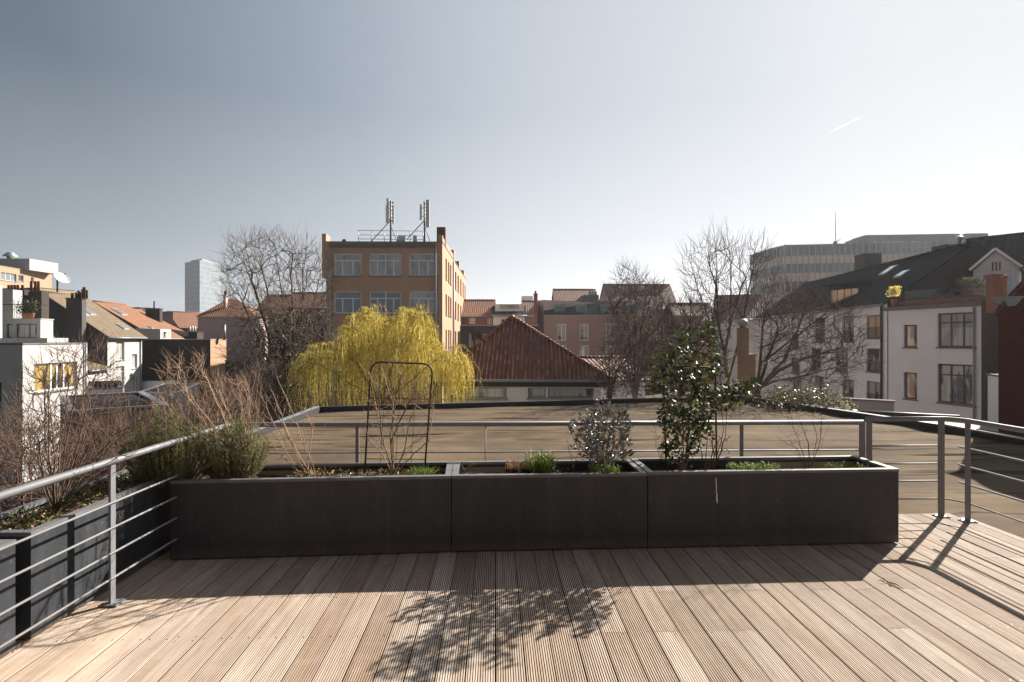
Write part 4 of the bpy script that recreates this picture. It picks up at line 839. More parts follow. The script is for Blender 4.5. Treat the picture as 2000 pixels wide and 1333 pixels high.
mb = MB(); mb.obox(w_.P(.3, zp+.002, -.9), w_.t*3.0, -w_.n*.04, Vector((0, 0, .95))); mb.build('metal_screen', M['canvas'], wo_)
def roofplant(px, py, dd, r, h, mat_, lb, n=600, L=.12, potm=True):
    q = W(px, py, dd); q.z = zp; pr = thing('potted_plant', lb, 'potted plant', q, 'plants on the roof terrace'); mb = MB(); mb.lathe(tuple(q), [(r*.5, 0), (r*.65, .4), (r*.7, .44), (r*.5, .44)], 12); mb.build('pot', M['terracotta'], pr); mb = MB(); rn = random.Random(px)
    for _ in range(n): v = Vector((rn.gauss(0, r*.5), rn.gauss(0, r*.5), .55+h*rn.random()**.8)); mb.leaf(q+v, Vector((v.x, v.y, .35))+Vector((rn.gauss(0, .3), rn.gauss(0, .3), rn.gauss(.3, .4))), L, L*.35, 0, rn.random())
    mb.build('foliage', M[mat_], pr)
roofplant(1746, 578, 34.2, .26, .6, 'willow', 'yellow grassy shrub in a pot at the left corner of the roof terrace', 330, .16)
roofplant(1898, 578, 31, .5, .8, 'palebush', 'leafy green shrub in a pot at the right end of the roof terrace', 700, .16)
roofplant(1846, 582, 32, .4, .45, 'ivydark', 'low dark plant in the middle of the roof terrace', 400, .12)
roofplant(1873, 580, 31.5, .45, .5, 'ivydark', 'dark bushy plant left of the leafy green shrub on the roof terrace', 450, .12)
# bench on terrace
q = w_.P(w_.L*.62, zp, -.7); bn = thing('garden_bench', 'slatted pale garden bench among the plants of the roof terrace', 'bench', q); mb = MB()
for k in range(3): mb.obox(q+Vector((0, 0, .4))-w_.n*(k*.14), w_.t*1.3, w_.n*.1, Vector((0, 0, .03)))
mb.build('seat', M['beige'], bn); mb = MB()
for k in range(3): mb.obox(q+Vector((0, 0, .5+k*.13))-w_.n*.42, w_.t*1.3, w_.n*.03, Vector((0, 0, .08)))
mb.build('backrest', M['beige'], bn)
for k in (0, 1.24): mb = MB(); mb.obox(q+w_.t*k, w_.t*.06, -w_.n*.4, Vector((0, 0, .398))); mb.build('leg', M['beige'], bn)
# white timber gable house on top right
w5 = Wall(G(1901, 33.4), G(1990, 32)); zg0 = ZH(566, 33); root = thing('house', 'small white weathered gable with balcony posts at the right edge of the skyline', 'building', w5.P(0, zg0-2)); mb = MB(); L = w5.L; ze = ZH(527, 33); za = ZH(492, 33)
mb.face([w5.P(0, zg0-4), w5.P(L, zg0-4), w5.P(L, ze), w5.P(L*.5, za), w5.P(0, ze)]); mb.face([w5.P(0, zg0-4, -3), w5.P(0, zg0-4), w5.P(0, ze), w5.P(0, ze, -3)]); mb.face([w5.P(L, zg0-4), w5.P(L, zg0-4, -3), w5.P(L, ze, -3), w5.P(L, ze)]); mb.build('wall', M['white2'], root)
mb = MB(); mb.slab([w5.P(-.2, ze-.05, .3), w5.P(L*.5, za+.12, .3), w5.P(L*.5, za+.12, -3), w5.P(-.2, ze-.05, -3)], .1); mb.slab([w5.P(L*.5, za+.121, .3), w5.P(L+.2, ze-.05, .3), w5.P(L+.2, ze-.05, -3), w5.P(L*.5, za+.121, -3)], .1); mb.build('roof', M['redt'], root)
mb = MB(); mb.bar(w5.P(-.15, ze+.0, .33), w5.P(L*.5, za+.1, .33), .04, .14); mb.bar(w5.P(L*.5, za+.1, .33), w5.P(L+.15, ze, .33), .04, .14); mb.build('barge_board', M['winwhite'], root)
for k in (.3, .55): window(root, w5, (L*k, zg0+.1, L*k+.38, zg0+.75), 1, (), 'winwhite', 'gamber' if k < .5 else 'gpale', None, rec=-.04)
mb = MB()
for k in (.42, .5, .58): mb.obox(w5.P(L*k, ze-.1, .02), w5.t*.06, w5.n*.02, Vector((0, 0, .5)))
mb.build('vent', M['windark'], root)
mb = MB(); mb.obox(w5.P(L*.86, zg0-1, .06), w5.t*.09, w5.n*.09, Vector((0, 0, ze-zg0+1.1))); mb.build('post', M['winwhite'], root)
# chimney stack and flue by the gap
ch = thing('brick_chimney', 'squat dark red chimney stack with metal flue right of the white house', 'chimney', W(1950, 600, 25)); a = W(1942, 620, 26.5); mb = MB(); mb.box(a.x-.05, a.x+.5, a.y, a.y+.4, ZH(612, 26.5), ZH(541, 26.5)); mb.box(a.x-.12, a.x+.57, a.y-.06, a.y+.46, ZH(541, 26.5), ZH(536, 26.5)); mb.build('stack', M['redbrick'], ch); q = W(1963, 600, 25.5)
mb = MB(); mb.tube([(q.x, q.y, ZH(590, 25.5)), (q.x, q.y, ZH(544, 25.5))], .075, 10); mb.lathe((q.x, q.y, ZH(544, 25.5)), [(.13, 0), (.13, .1), (.03, .16)], 10); mb.build('flue', M['ochre'], ch)
# alley wall between
bld('house', 'dark narrow back wall in the gap between the white house and the deep red building', G(1927, 28.6), G(1975, 28.7), .3, ZG, ZH(588, 29), 'darkwall', (), coping='stone')
bld('garden_wall', 'pale alley wall with metal hand rail low in the gap on the right', G(1929, 22), G(1952, 21), .3, ZG, ZH(735, 21.5), 'white2', (), cat='wall')
# deep red building whose gable throws the shadow on the flat roof
q0 = W(1950, 848, F*(CH-ZR)/(848-HY)*.97); root = thing('house', 'deep red brick gable wall at the right edge, throwing its shadow on the flat roof', 'building', (q0.x, q0.y, ZG)); zc = 2.35; GX, GY = q0.x, q0.y
pr_ = [(0, ZG), (9, ZG), (9, zc), (4.5, zc+4.5*1.05), (0, zc)]
mb = MB(); f = [Vector((GX+u, GY-.02*u, z)) for u, z in pr_]; bk = [p+Vector((6.4, 6.4, 0)) for p in f]; mb.face(f); mb.face(bk[::-1])
for i in range(5):
    if i in (2, 3): continue
    j = (i+1) % 5; mb.face([f[i], bk[i], bk[j], f[j]])
mb.build('wall', M['marbrick'], root)
mb = MB(); o_ = Vector((0, -.15, .1)); mb.slab([f[4]+o_+Vector((-.2, 0, -.21)), f[3]+o_, bk[3]+Vector((0, .2, .1)), bk[4]+Vector((-.2, .2, -.11))], .1); mb.slab([f[3]+o_+Vector((0, 0, .001)), f[2]+o_+Vector((.2, 0, -.2)), bk[2]+Vector((.2, .2, -.1)), bk[3]+Vector((0, .2, .101))], .1); mb.build('roof', M['redt'], root)
q = Vector((GX, GY-.16, zc-.02)); mb = MB(); mb.hexa([q+Vector((.05, 0, .0)), q+Vector((.22, 0, .0)), q+Vector((.22, .2, .0)), q+Vector((.05, .2, .0))], [q+Vector((-.08, -.06, .2)), q+Vector((.36, -.06, .2)), q+Vector((.36, .25, .2)), q+Vector((-.08, .25, .2))]); mb.build('gutter', M['zinc'], root)
# garden walls and small roofs just beyond the kerb
bld('garden_wall', 'low grey rendered wall between the flowering bush and the white house', G(1660, 26), G(1746, 25), .35, ZG, ZH(784, 25.5), 'grey', (), coping='stone', cat='wall')
bh, w_ = bld('garage', 'low brown felt roof with dark edge below the windows of the white house', G(1690, 19.5), G(1880, 18.3), 4, ZG, -1.5, 'dgrey', (), roofm='blackcap', gable=(1.6, -1.2)); 
for o in bh.children:
    if o.name.startswith('roof'): o.data.materials[0] = M['bitumen']
# ---- curved office building on the right horizon
t = NT('finned office facade'); tc = t.coord(); sx = t.n('SeparateXYZ'); t.l(tc, sx.inputs[0]); M['offdark'] = plain('dark office panel', (.085, .087, .092), .4, .5, .2); M['fin'] = plain('pale metal fin', (.42, .42, .42), .4, .5, .5)
of = thing('office_building', 'dark office block with pale vertical fins and amber window bands on the right horizon', 'building', W(1600, 700, 150)); 
segs = [Wall(G(1468, 168), G(1505, 156)), Wall(G(1505, 156), G(1534, 150)), Wall(G(1534, 150), G(1745, 146)), Wall(G(1745, 146), G(1850, 145))]; zt = ZH(479, 150)
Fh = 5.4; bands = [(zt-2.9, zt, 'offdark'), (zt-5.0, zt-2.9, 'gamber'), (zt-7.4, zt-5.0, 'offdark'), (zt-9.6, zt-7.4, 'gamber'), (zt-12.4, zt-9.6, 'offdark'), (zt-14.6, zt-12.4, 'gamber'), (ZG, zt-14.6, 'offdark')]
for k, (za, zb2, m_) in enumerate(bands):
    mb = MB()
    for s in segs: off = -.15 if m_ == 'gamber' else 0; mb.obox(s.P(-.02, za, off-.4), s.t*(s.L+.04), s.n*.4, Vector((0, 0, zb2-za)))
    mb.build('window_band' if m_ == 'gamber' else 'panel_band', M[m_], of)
mb = MB()
for s in segs:
    n = int(s.L/1.42)
    for k in range(n+1): mb.obox(s.P(k*s.L/max(n, 1)-.08, zt-17, .02), s.t*.16, s.n*.35, Vector((0, 0, 17.1)))
o = mb.build('fins', M['fin'], of)
mb = MB(); pts_ = [s.P(0, 0) for s in segs]+[segs[-1].P(segs[-1].L, 0)]; back = [p+Vector((30, 35, 0)) for p in reversed(pts_)]; ring = [Vector((p.x, p.y, zt+.02)) for p in pts_+back]; mb.face(ring); mb.build('roof', M['zinc'], of)
# upper set-back mass
up_ = [Wall(G(1640, 172), G(1665, 166)), Wall(G(1665, 166), G(1690, 163)), Wall(G(1690, 163), G(1930, 160))]
mb = MB()
for s, (ha, hb2) in zip(up_, ((476, 466), (466, 462), (462, 462))):
    mb.hexa([s.P(0, zt, 0), s.P(s.L, zt, 0), s.P(s.L, zt, -12), s.P(0, zt, -12)], [s.P(0, ZH(ha, 165), 0), s.P(s.L, ZH(hb2, 165), 0), s.P(s.L, ZH(hb2, 165), -12), s.P(0, ZH(ha, 165), -12)])
mb.build('upper_floor', M['offdark'], of)
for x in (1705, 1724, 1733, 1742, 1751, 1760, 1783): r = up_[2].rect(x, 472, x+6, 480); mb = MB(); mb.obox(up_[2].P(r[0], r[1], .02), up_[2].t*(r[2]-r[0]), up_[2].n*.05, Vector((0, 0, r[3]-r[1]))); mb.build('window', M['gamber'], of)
mb = MB(); s = segs[2]
for k in range(6): u0 = s.hit(1728, 490)[0]; mb.obox(s.P(u0, zt-3.4+k*.62, .4), s.t*(s.L-u0), s.n*.1, Vector((0, 0, .18))); mb.obox(segs[3].P(0, zt-3.4+k*.62, .4), segs[3].t*9, segs[3].n*.1, Vector((0, 0, .18)))
mb.build('louvre', M['fin'], of)
mb = MB(); q = W(1632, 476, 155); mb.tube([(q.x, q.y, q.z-.5), (q.x, q.y, ZH(415, 155))], [.12, .06], 6); mb.box(q.x-.5, q.x+.3, q.y-.3, q.y+.3, zt, zt+1.8); mb.tube([(q.x, q.y, zt+1.6), (q.x+1.4, q.y, zt+2.4)], .12, 6); mb.build('antenna', M['dsteel'], of)
# unseen house wall added behind the viewer for terrace shade and window reflections
hw = thing('house', 'unseen brick house wall added behind the terrace to shade it', 'building', (0, -3, ZG)); wq = Wall((9, -2.9), (-9, -2.9)); mb = MB()
ro = holes(mb, wq, -.45, 8.6, [(4, .05, 7, 2.3), (10.5, .05, 13.5, 2.3), (4, 3.2, 6, 4.9), (10.5, 3.2, 12.5, 4.9)]); mb.face([wq.P(0, ZG, -6), wq.P(wq.L, ZG, -6), wq.P(wq.L, 8.6, -6), wq.P(0, 8.6, -6)]); mb.face([wq.P(0, 8.6), wq.P(wq.L, 8.6), wq.P(wq.L, 8.6, -6), wq.P(0, 8.6, -6)]); mb.build('wall', M['darkrear'], hw)
for r in ro: window(hw, wq, r, 2, (), 'windark', 'gdark', 'stone')
# contrail in the sky
mb = MB(); a = W(1622, 259, 6000); b2 = W(1684, 228, 6600); n = 14
mb.tube([a.lerp(b2, k/n)+Vector((0, 0, random.uniform(-2, 2))) for k in range(n+1)], [1+5*math.sin(math.pi*min(1, (k+.5)/n))**.5*(.6+.5*random.random()) for k in range(n+1)], 8)
t = NT('condensation trail'); vs = t.n('VolumeScatter'); vs.inputs['Density'].default_value = .012; vs.inputs['Anisotropy'].default_value = .5; t.l(vs.outputs[0], t.out.inputs['Volume'])
for l_ in list(t.out.inputs['Surface'].links): t.t.links.remove(l_)
M['trail'] = t.m; tag(mb.build('contrail', M['trail'], None, tuple(a)), 'short white condensation trail in the upper right sky', 'contrail')
# ================================================================ VEGETATION
def ctree(skel, pts, seg=.1, a=2.6, jit=.12, rtip=.003, e=2.3, seed=1, droop=0., rmax=None):
    rg = np.random.default_rng(seed); P = []; par = []; D = []
    def add(p, pr, d): P.append(np.array(p, float)); par.append(pr); D.append(np.array(d, float)); return len(P)-1
    for si, pl in enumerate(skel):
        pl = [np.array(q, float) for q in pl]; prev = -1
        if si > 0: prev = int(np.argmin(np.linalg.norm(np.array(P)-pl[0], axis=1)))
        for i in range(len(pl)-1):
            L = np.linalg.norm(pl[i+1]-pl[i]); k = max(1, int(L/seg)); d = (pl[i+1]-pl[i])/max(L, 1e-9)
            for j in range(k if i < len(pl)-2 else k+1):
                if si > 0 and i == 0 and j == 0: continue
                p = pl[i]+(pl[i+1]-pl[i])*j/k; p = p+rg.normal(0, jit*seg*.5, 3)*(0 if prev < 0 else 1)
                prev = add(p, prev, d)
    A = np.array(pts); base = np.array(P)
    dm = np.array([np.min(np.linalg.norm(base-q, axis=1)) for q in A]); A = A[np.argsort(dm)]
    cap = len(P)+len(A)*60; PP = np.zeros((cap, 3)); DD = np.zeros((cap, 3)); n = len(P); PP[:n] = P; DD[:n] = D; PA = np.full(cap, -1); PA[:n] = par
    for q in A:
        v = q-PP[:n]; L = np.linalg.norm(v, axis=1)+1e-9; cs = (v*DD[:n]).sum(1)/L
        i = int(np.argmin(L*(1+a*(1-cs)))); L0 = L[i]
        if L0 < seg*.4: continue
        k = min(50, max(2, int(round(L0/seg)))); d0 = DD[i]; m_ = PP[i]+d0*L0*.45+np.array([0, 0, -droop*L0])
        prev = i; last = PP[i]
        for j in range(1, k+1):
            s = j/k; p = (1-s)**2*PP[i]+2*s*(1-s)*m_+s*s*q
            if j < k: p = p+rg.normal(0, jit*seg, 3)
            dd = p-last; dd = dd/(np.linalg.norm(dd)+1e-9)
            if n >= cap: break
            PP[n] = p; DD[n] = dd; PA[n] = prev; prev = n; last = p; n += 1
    PP = PP[:n]; DD = DD[:n]; PA = PA[:n]; R = np.zeros(n); acc = np.zeros(n); kids = [[] for _ in range(n)]
    for i in range(n-1, -1, -1):
        R[i] = max(rtip, acc[i]**(1/e) if acc[i] > 0 else rtip)
        if PA[i] >= 0: acc[PA[i]] += R[i]**e*1.0; kids[PA[i]].append(i)
    if rmax: R = np.minimum(R, rmax*(.6+.4*R/R.max()))
    return PP, DD, PA, R, kids
def tree_mesh(T, thr, mt, mc, rnd, ns=3):
    PP, DD, PA, R, kids = T; starts = [(i, None) for i in range(len(PP)) if PA[i] < 0]
    while starts:
        i, pr = starts.pop(); ch = [] if pr is None else [pr]; c = rnd.random()
        while True:
            ch.append(i)
            if not kids[i]: break
            ks = sorted(kids[i], key=lambda q: -R[q])
            for q in ks[1:]: starts.append((q, i))
            i = ks[0]
        r = [R[q] for q in ch]
        if pr is not None: r[0] = min(r[0], r[1]*1.15)
        k = next((j for j, v in enumerate(r) if v < thr), len(ch))
        if k > 1: mt.tube([PP[q] for q in ch[:min(k+1, len(ch))]], r[:min(k+1, len(ch))], 7, 0, c, False)
        if len(ch)-k > 0 and len(ch) > 1:
            s = max(0, k-1) if k > 1 else 0
            if len(ch)-s > 1: mc.tube([PP[q] for q in ch[s:]], r[s:], ns, 0, c, False)
def tips(T): return [i for i in range(len(T[0])) if not T[4][i]]
def rnd_in(rg, f, n):
    out = []
    while len(out) < n:
        p = f(rg)
        if p is not None: out.append(p)
    return out
def ell(c, r, shell=.0):
    def f(rg):
        v = np.array([rg.uniform(-1, 1) for _ in range(3)]); q = np.linalg.norm(v)
        if q > 1 or q < shell: return None
        return np.array(c)+v*np.array(r)
    return f
def poly_at(poly, d0, dd):                 # points spread through a volume: outline given at distance d0, depth +-dd
    xs = [p[0] for p in poly]; ys = [p[1] for p in poly]
    def f(rg):
        x = rg.uniform(min(xs), max(xs)); y = rg.uniform(min(ys), max(ys)); ins = False; j = len(poly)-1
        for i in range(len(poly)):
            if (poly[i][1] > y) != (poly[j][1] > y) and x < (poly[j][0]-poly[i][0])*(y-poly[i][1])/(poly[j][1]-poly[i][1])+poly[i][0]: ins = not ins
            j = i
        if not ins: return None
        c = W(x, y, d0+(rg.uniform(-1, 1)+rg.uniform(-1, 1))*.5*dd)
        return np.array([c.x, c.y, c.z])
    return f
def fringe(mc, T, rnd, L, r, k=2, up=.3, ns=3, spread=.6, curl=0):
    PP, DD = T[0], T[1]
    for i in tips(T):
        for _ in range(k):
            d = Vector(DD[i])+Vector((rnd.gauss(0, spread), rnd.gauss(0, spread), rnd.gauss(0, spread)*.6+up)); d.normalize()
            l = L*rnd.uniform(.5, 1.2); p = Vector(PP[i]); j = Vector((rnd.gauss(0, .12), rnd.gauss(0, .12), .12))*l
            mc.tube([p, p+d*l*.5+j*.5, p+d*l+j], [r, r*.8, r*.45], ns, 0, rnd.random(), False)
def bush_thing(name, label, cat, base, T, thr, bt, bc, rnd, fr=None, group=None, tname='trunk', cname='crown', ns=3):
    root = thing(name, label, cat, base, group); mt = MB(); mc = MB(); tree_mesh(T, thr, mt, mc, rnd, ns)
    if fr: fringe(mc, T, rnd, **fr)
    if mt.V: mt.build(tname, bt, root)
    if mc.V: mc.build(cname, bc, root)
    return root
R_ = random.Random(11)
# ---- big bare shrub in the left planter
b = Vector((-2.74, 3.62, PH-.05))
def stems(b, targets, spread=.05, rnd=R_):
    return [[(b.x+rnd.gauss(0, spread), b.y+rnd.gauss(0, spread), b.z-.02), ((b.x*.55+t_[0]*.45)+rnd.gauss(0, .02), (b.y*.55+t_[1]*.45)+rnd.gauss(0, .02), b.z+(t_[2]-b.z)*.5), t_] for t_ in targets]
def multi(b, targets, pts, spread=.05, **kw):
    sk = [[(b.x, b.y, b.z-.06), (b.x, b.y, b.z)]]+[[(b.x, b.y, b.z)]+s[1:] for s in stems(b, targets, spread)]
    return ctree(sk, pts, **kw)
tg = [tuple(W(x, y, d)) for x, y, d in ((75, 850, 3.4), (95, 760, 3.6), (130, 790, 3.7), (160, 700, 3.6), (190, 770, 3.8), (215, 840, 3.6), (60, 900, 3.5), (150, 880, 3.3), (240, 860, 3.9), (110, 850, 3.9))]
pts = rnd_in(R_, poly_at([(20, 800), (60, 700), (100, 690), (150, 675), (190, 665), (215, 700), (250, 780), (300, 830), (240, 920), (150, 950), (60, 930), (0, 880)], 3.65, .35), 700)
tg += [tuple(W(x+R_.uniform(-8, 8), R_.uniform(700, 880)+abs(x-140)*.35, 3.65+R_.uniform(-.2, .2))) for x in range(20, 290, 15)]
T = multi(b, tg, pts, seg=.045, jit=.08, rtip=.0014, e=2.5, seed=3)
bush_thing('bare_shrub', 'large bare many-stemmed shrub in the planter behind the left railing', 'shrub', b, T, .006, M['btwig'], M['twig'], R_, dict(L=.11, r=.0014, k=3, spread=.3, up=.6))
# second thin bare shrub nearer the left edge
b = Vector((-2.8, 2.75, PH-.05)); pts = rnd_in(R_, ell((-2.8, 2.8, 1.0), (.35, .35, .3)), 90)
T = multi(b, [(-2.9, 2.8, 1.05), (-2.7, 2.9, 1.0), (-2.95, 2.6, .9)], pts, seg=.045, jit=.2, rtip=.0013, e=2.15, seed=4)
bush_thing('bare_shrub', 'thin reddish bare shrub at the very left edge, in the nearest planter', 'shrub', b, T, .006, M['btwig'], M['twig'], R_, dict(L=.08, r=.001, k=2, spread=.35))
# ---- dense dry twiggy shrub (hydrangea like) behind rosemary
b = Vector(P1f(.5, .16, PH-.06))
tg = [tuple(W(x, y, d)) for x, y, d in ((380, 800, 4.6), (350, 760, 4.7), (420, 740, 4.7), (470, 790, 4.6), (480, 880, 4.4), (510, 760, 4.7), (440, 860, 4.5), (330, 840, 4.8), (300, 800, 5.0), (400, 730, 4.8))]
pts = rnd_in(R_, poly_at([(290, 780), (330, 700), (390, 690), (430, 735), (480, 740), (500, 790), (520, 880), (500, 930), (420, 935), (300, 900)], 4.6, .35), 900)
tg += [tuple(W(x+R_.uniform(-6, 6), R_.uniform(715, 850), 4.5+R_.uniform(-.3, .3))) for x in range(300, 520, 9)]
T = multi(b, tg, pts, .14, seg=.05, jit=.08, rtip=.0013, e=2.6, seed=5)
bush_thing('bare_shrub', 'dense dry twiggy shrub between the two rosemary bushes', 'shrub', b, T, .006, M['btwig'], M['ptwig'], R_, dict(L=.09, r=.0013, k=2, spread=.4, up=.4))
# ---- pale canes fanning right
b = Vector(P1f(.98, .25, PH-.06)); z_ = b.z
sk = [[tuple(b-Vector((0, 0, .05))), tuple(b)]]
for i, (x, y, d) in enumerate([(505, 745, 4.5), (540, 735, 4.6), (520, 800, 4.5), (555, 770, 4.5), (475, 755, 4.6), (495, 830, 4.4), (586, 770, 4.4), (609, 792, 4.5), (640, 815, 4.5), (590, 860, 4.4), (530, 760, 4.7), (565, 790, 4.6), (510, 770, 4.4), (548, 815, 4.4)]):
    t_ = W(x, y, d); o_ = b+Vector((R_.gauss(-.03, .035), R_.gauss(0, .04), -.02)); mid = o_.lerp(t_, .5)+Vector((R_.gauss(0, .02), 0, R_.uniform(-.03, .05))); sk.append([tuple(b), tuple(o_.lerp(mid, .3)), tuple(mid), tuple(t_)])
T = ctree(sk, rnd_in(R_, poly_at([(500, 760), (540, 740), (600, 790), (620, 830), (560, 900), (520, 910)], 4.5, .2), 60), seg=.05, jit=.12, rtip=.0018, e=2.6, seed=6)
bush_thing('bare_shrub', 'pale leafless canes fanning out right of the second rosemary', 'shrub', b, T, .0045, M['ptwig'], M['ptwig'], R_, dict(L=.06, r=.0012, k=1, spread=.3, up=.4))
# ---- climber on trellis
b = Vector(((770-968)/F*4.62, 4.62, PH-.06))
sk = [[tuple(b-Vector((0, 0, .05))), tuple(b)]]
for pl in ([(745, 850), (728, 760), (715, 705)], [(742, 880), (720, 860), (715, 830)], [(762, 850), (775, 770), (790, 712)], [(765, 860), (810, 760), (832, 715)], [(790, 880), (820, 860), (846, 830)], [(768, 840), (768, 790), (745, 720)], [(755, 880), (745, 840), (740, 760), (700, 708), (672, 722)], [(790, 880), (800, 820), (825, 770)], [(800, 895), (838, 860), (848, 790)]):
    sk.append([tuple(b)]+[tuple(W(x, y, 4.68)) for x, y in pl])
T = ctree(sk, rnd_in(R_, poly_at([(705, 860), (715, 720), (760, 700), (840, 715), (850, 800), (850, 880), (780, 900)], 4.68, .12), 260), seg=.045, jit=.1, rtip=.0017, e=2.7, seed=8)
bush_thing('climbing_shrub', 'leafless climber spread over the hoop trellis in the left front planter', 'shrub', b, T, .004, M['btwig'], M['ptwig'], R_, dict(L=.06, r=.001, k=1, spread=.5, up=.3), tname='stem', cname='twigs')
# ---- rosemary bushes
def rosemary(cx, cy, z, rx, ry, h, n, label, seed):
    rn = random.Random(seed); root = thing('rosemary_bush', label, 'shrub', (cx, cy, z), 'rosemary bushes'); ms = MB(); ml = MB()
    for _ in range(n):
        a = rn.uniform(0, 6.283); q = math.sqrt(rn.random()); bx = cx+rx*.45*q*math.cos(a); by = cy+ry*.45*q*math.sin(a)
        hh = h*(1-.45*q*q)*rn.uniform(.6, 1.08); tx = cx+rx*q*math.cos(a)*1.05+rn.gauss(0, .01); ty = cy+ry*q*math.sin(a)
        p0 = Vector((bx, by, z-.02)); p2 = Vector((tx, ty, z+hh)); p1 = p0.lerp(p2, .5)+Vector(((tx-bx)*.35, (ty-by)*.35, -.03)); K = 9; pts = []
        for k in range(K): s = k/(K-1); pts.append((1-s)**2*p0+2*s*(1-s)*p1+s*s*p2)
        ms.tube(pts, [.0025-.002*k/K for k in range(K)], 3, 0, rn.random(), False)
        c0 = rn.uniform(0, .75)
        for k in range(int(hh*170)):
            s = rn.uniform(.22, 1); p = (1-s)**2*p0+2*s*(1-s)*p1+s*s*p2; d = (p2-p1).normalized()
            a2 = rn.uniform(0, 6.283); o = d.orthogonal().normalized(); o.rotate(Matrix.Rotation(a2, 3, d)); ml.leaf(p, d*.9+o*rn.uniform(.5, 1), rn.uniform(.018, .03), .0042, 0, min(1, c0+.3*rn.random()))
    ms.build('stem', M['btwig'], root); ml.build('foliage', M['rosemary'], root)
c = W(322, 900, 4.3); rosemary(c.x, c.y+.05, PH-.05, .34, .22, .56, 320, 'dark green rosemary bush where the left railing meets the front planters', 1)
c = P1f(.62, .26, 0); c2 = W(455, 900, 4.45); rosemary(c2.x, c2.y, PH-.05, .27, .17, .52, 230, 'rosemary bush standing in the left front planter amid dry canes', 2)
# ---- leafy bushes
def leafy(name, label, b, T, thr, lm, rn, bt=None, dens=6, L=.045, wd=.022, spread=.05, maxr=.004, droop=0., group=None, cr=(0, 1), rosette=False):
    root = thing(name, label, 'shrub', b, group); mt = MB(); mc = MB(); tree_mesh(T, 0, mt, mt, rn, 4)
    mt.build('stem', bt or M['btwig'], root); PP, DD, PA, R, kids = T; ml = MB()
    for i in range(len(PP)):
        if R[i] > maxr or PA[i] < 0: continue
        k = dens if not kids[i] else max(1, dens//3)
        for _ in range(k):
            d = Vector(DD[i])*(.6 if not rosette else .9)+Vector((rn.gauss(0, .7), rn.gauss(0, .7), rn.gauss(0, .5)-droop))
            if rosette and not kids[i]: d = Vector(DD[i])+Vector((rn.gauss(0, .55), rn.gauss(0, .55), .3))
            p = Vector(PP[i])+Vector((rn.gauss(0, spread), rn.gauss(0, spread), rn.gauss(0, spread)))*.3
            ml.leaf(p, d, L*rn.uniform(.6, 1.15), wd*rn.uniform(.8, 1.1), 0, cr[0]+(cr[1]-cr[0])*rn.random())
    ml.build('foliage', lm, root); return root
# camellia
dC = 4.78; b = Vector(((1337-968)/F*4.72, 4.72, PH-.1)); sk = [[tuple(b-Vector((0, 0, .05))), tuple(b)]]
for pl in ([(1335, 840), (1325, 760), (1320, 690)], [(1345, 850), (1350, 780), (1345, 700), (1340, 665)], [(1352, 860), (1372, 800), (1385, 740), (1392, 690), (1388, 650)], [(1345, 870), (1300, 800), (1290, 745)], [(1355, 850), (1405, 790), (1440, 765), (1465, 752)], [(1350, 820), (1395, 720)], [(1330, 880), (1305, 850)], [(1350, 870), (1385, 850)]):
    sk.append([tuple(b)]+[tuple(W(x, y, dC)) for x, y in pl])
pp = rnd_in(R_, poly_at([(1278, 700), (1400, 695), (1415, 720), (1400, 790), (1385, 850), (1330, 860), (1300, 860), (1290, 800), (1270, 760)], dC, .36), 185)
pp += rnd_in(R_, poly_at([(1395, 760), (1470, 745), (1475, 760), (1440, 790), (1400, 800)], dC, .15), 34)
pp += rnd_in(R_, poly_at([(1290, 700), (1310, 660), (1330, 645), (1395, 632), (1400, 660), (1390, 700)], dC, .25), 36)
pp += rnd_in(R_, poly_at([(1295, 860), (1360, 860), (1355, 905), (1305, 905)], dC, .15), 22)
T = ctree(sk, pp, seg=.05, jit=.15, rtip=.0016, e=2.3, seed=9)
leafy('evergreen_shrub', 'tall glossy dark leaved evergreen shrub in the right front planter', b, T, .006, M['camellia'], random.Random(5), dens=7, L=.055, wd=.03, spread=.07, droop=.15)
# rose stems right of camellia
b = Vector(((1385-968)/F*4.7, 4.7, PH-.12)); sk = [[tuple(b-Vector((0, 0, .05))), tuple(b)]]
for pl in ([(1370, 880), (1365, 860)], [(1378, 890), (1382, 850), (1384, 820)], [(1392, 880), (1393, 850)], [(1400, 890), (1412, 850), (1410, 790), (1408, 730)], [(1395, 895), (1400, 870), (1405, 862)], [(1405, 895), (1416, 850), (1420, 800)]):
    sk.append([tuple(b)]+[tuple(W(x, y, 4.7)) for x, y in pl])
T = ctree(sk, rnd_in(R_, poly_at([(1360, 870), (1420, 800), (1430, 840), (1425, 890)], 4.7, .1), 14), seg=.04, jit=.15, rtip=.003, e=3, seed=10)
bush_thing('rose_bush', 'pruned brown rose stems beside the tall evergreen shrub', 'shrub', b, T, .003, M['twig'], M['twig'], R_, tname='stem', cname='twigs')
# silver shrub
b = Vector(((1178-968)/F*4.72, 4.72, PH-.09)); sk = [[tuple(b-Vector((0, 0, .05))), tuple(b)]]
for pl in ([(1178, 860), (1168, 785)], [(1190, 850), (1222, 800)], [(1165, 880), (1140, 850), (1120, 830)], [(1190, 860), (1205, 810)], [(1180, 850), (1190, 795)], [(1160, 850), (1150, 815)], [(1195, 880), (1220, 850)]):
    sk.append([tuple(b)]+[tuple(W(x, y, 4.75)) for x, y in pl])
T = ctree(sk, rnd_in(R_, poly_at([(1108, 835), (1125, 820), (1160, 800), (1175, 790), (1215, 800), (1228, 830), (1228, 880), (1220, 905), (1160, 905), (1135, 890)], 4.75, .34), 150), seg=.04, jit=.15, rtip=.0015, e=2.3, seed=12)
leafy('silver_leaved_bush', 'rounded grey silver leaved bush in the middle front planter', b, T, .005, M['silver'], random.Random(6), dens=9, L=.05, wd=.019, spread=.05, rosette=True)
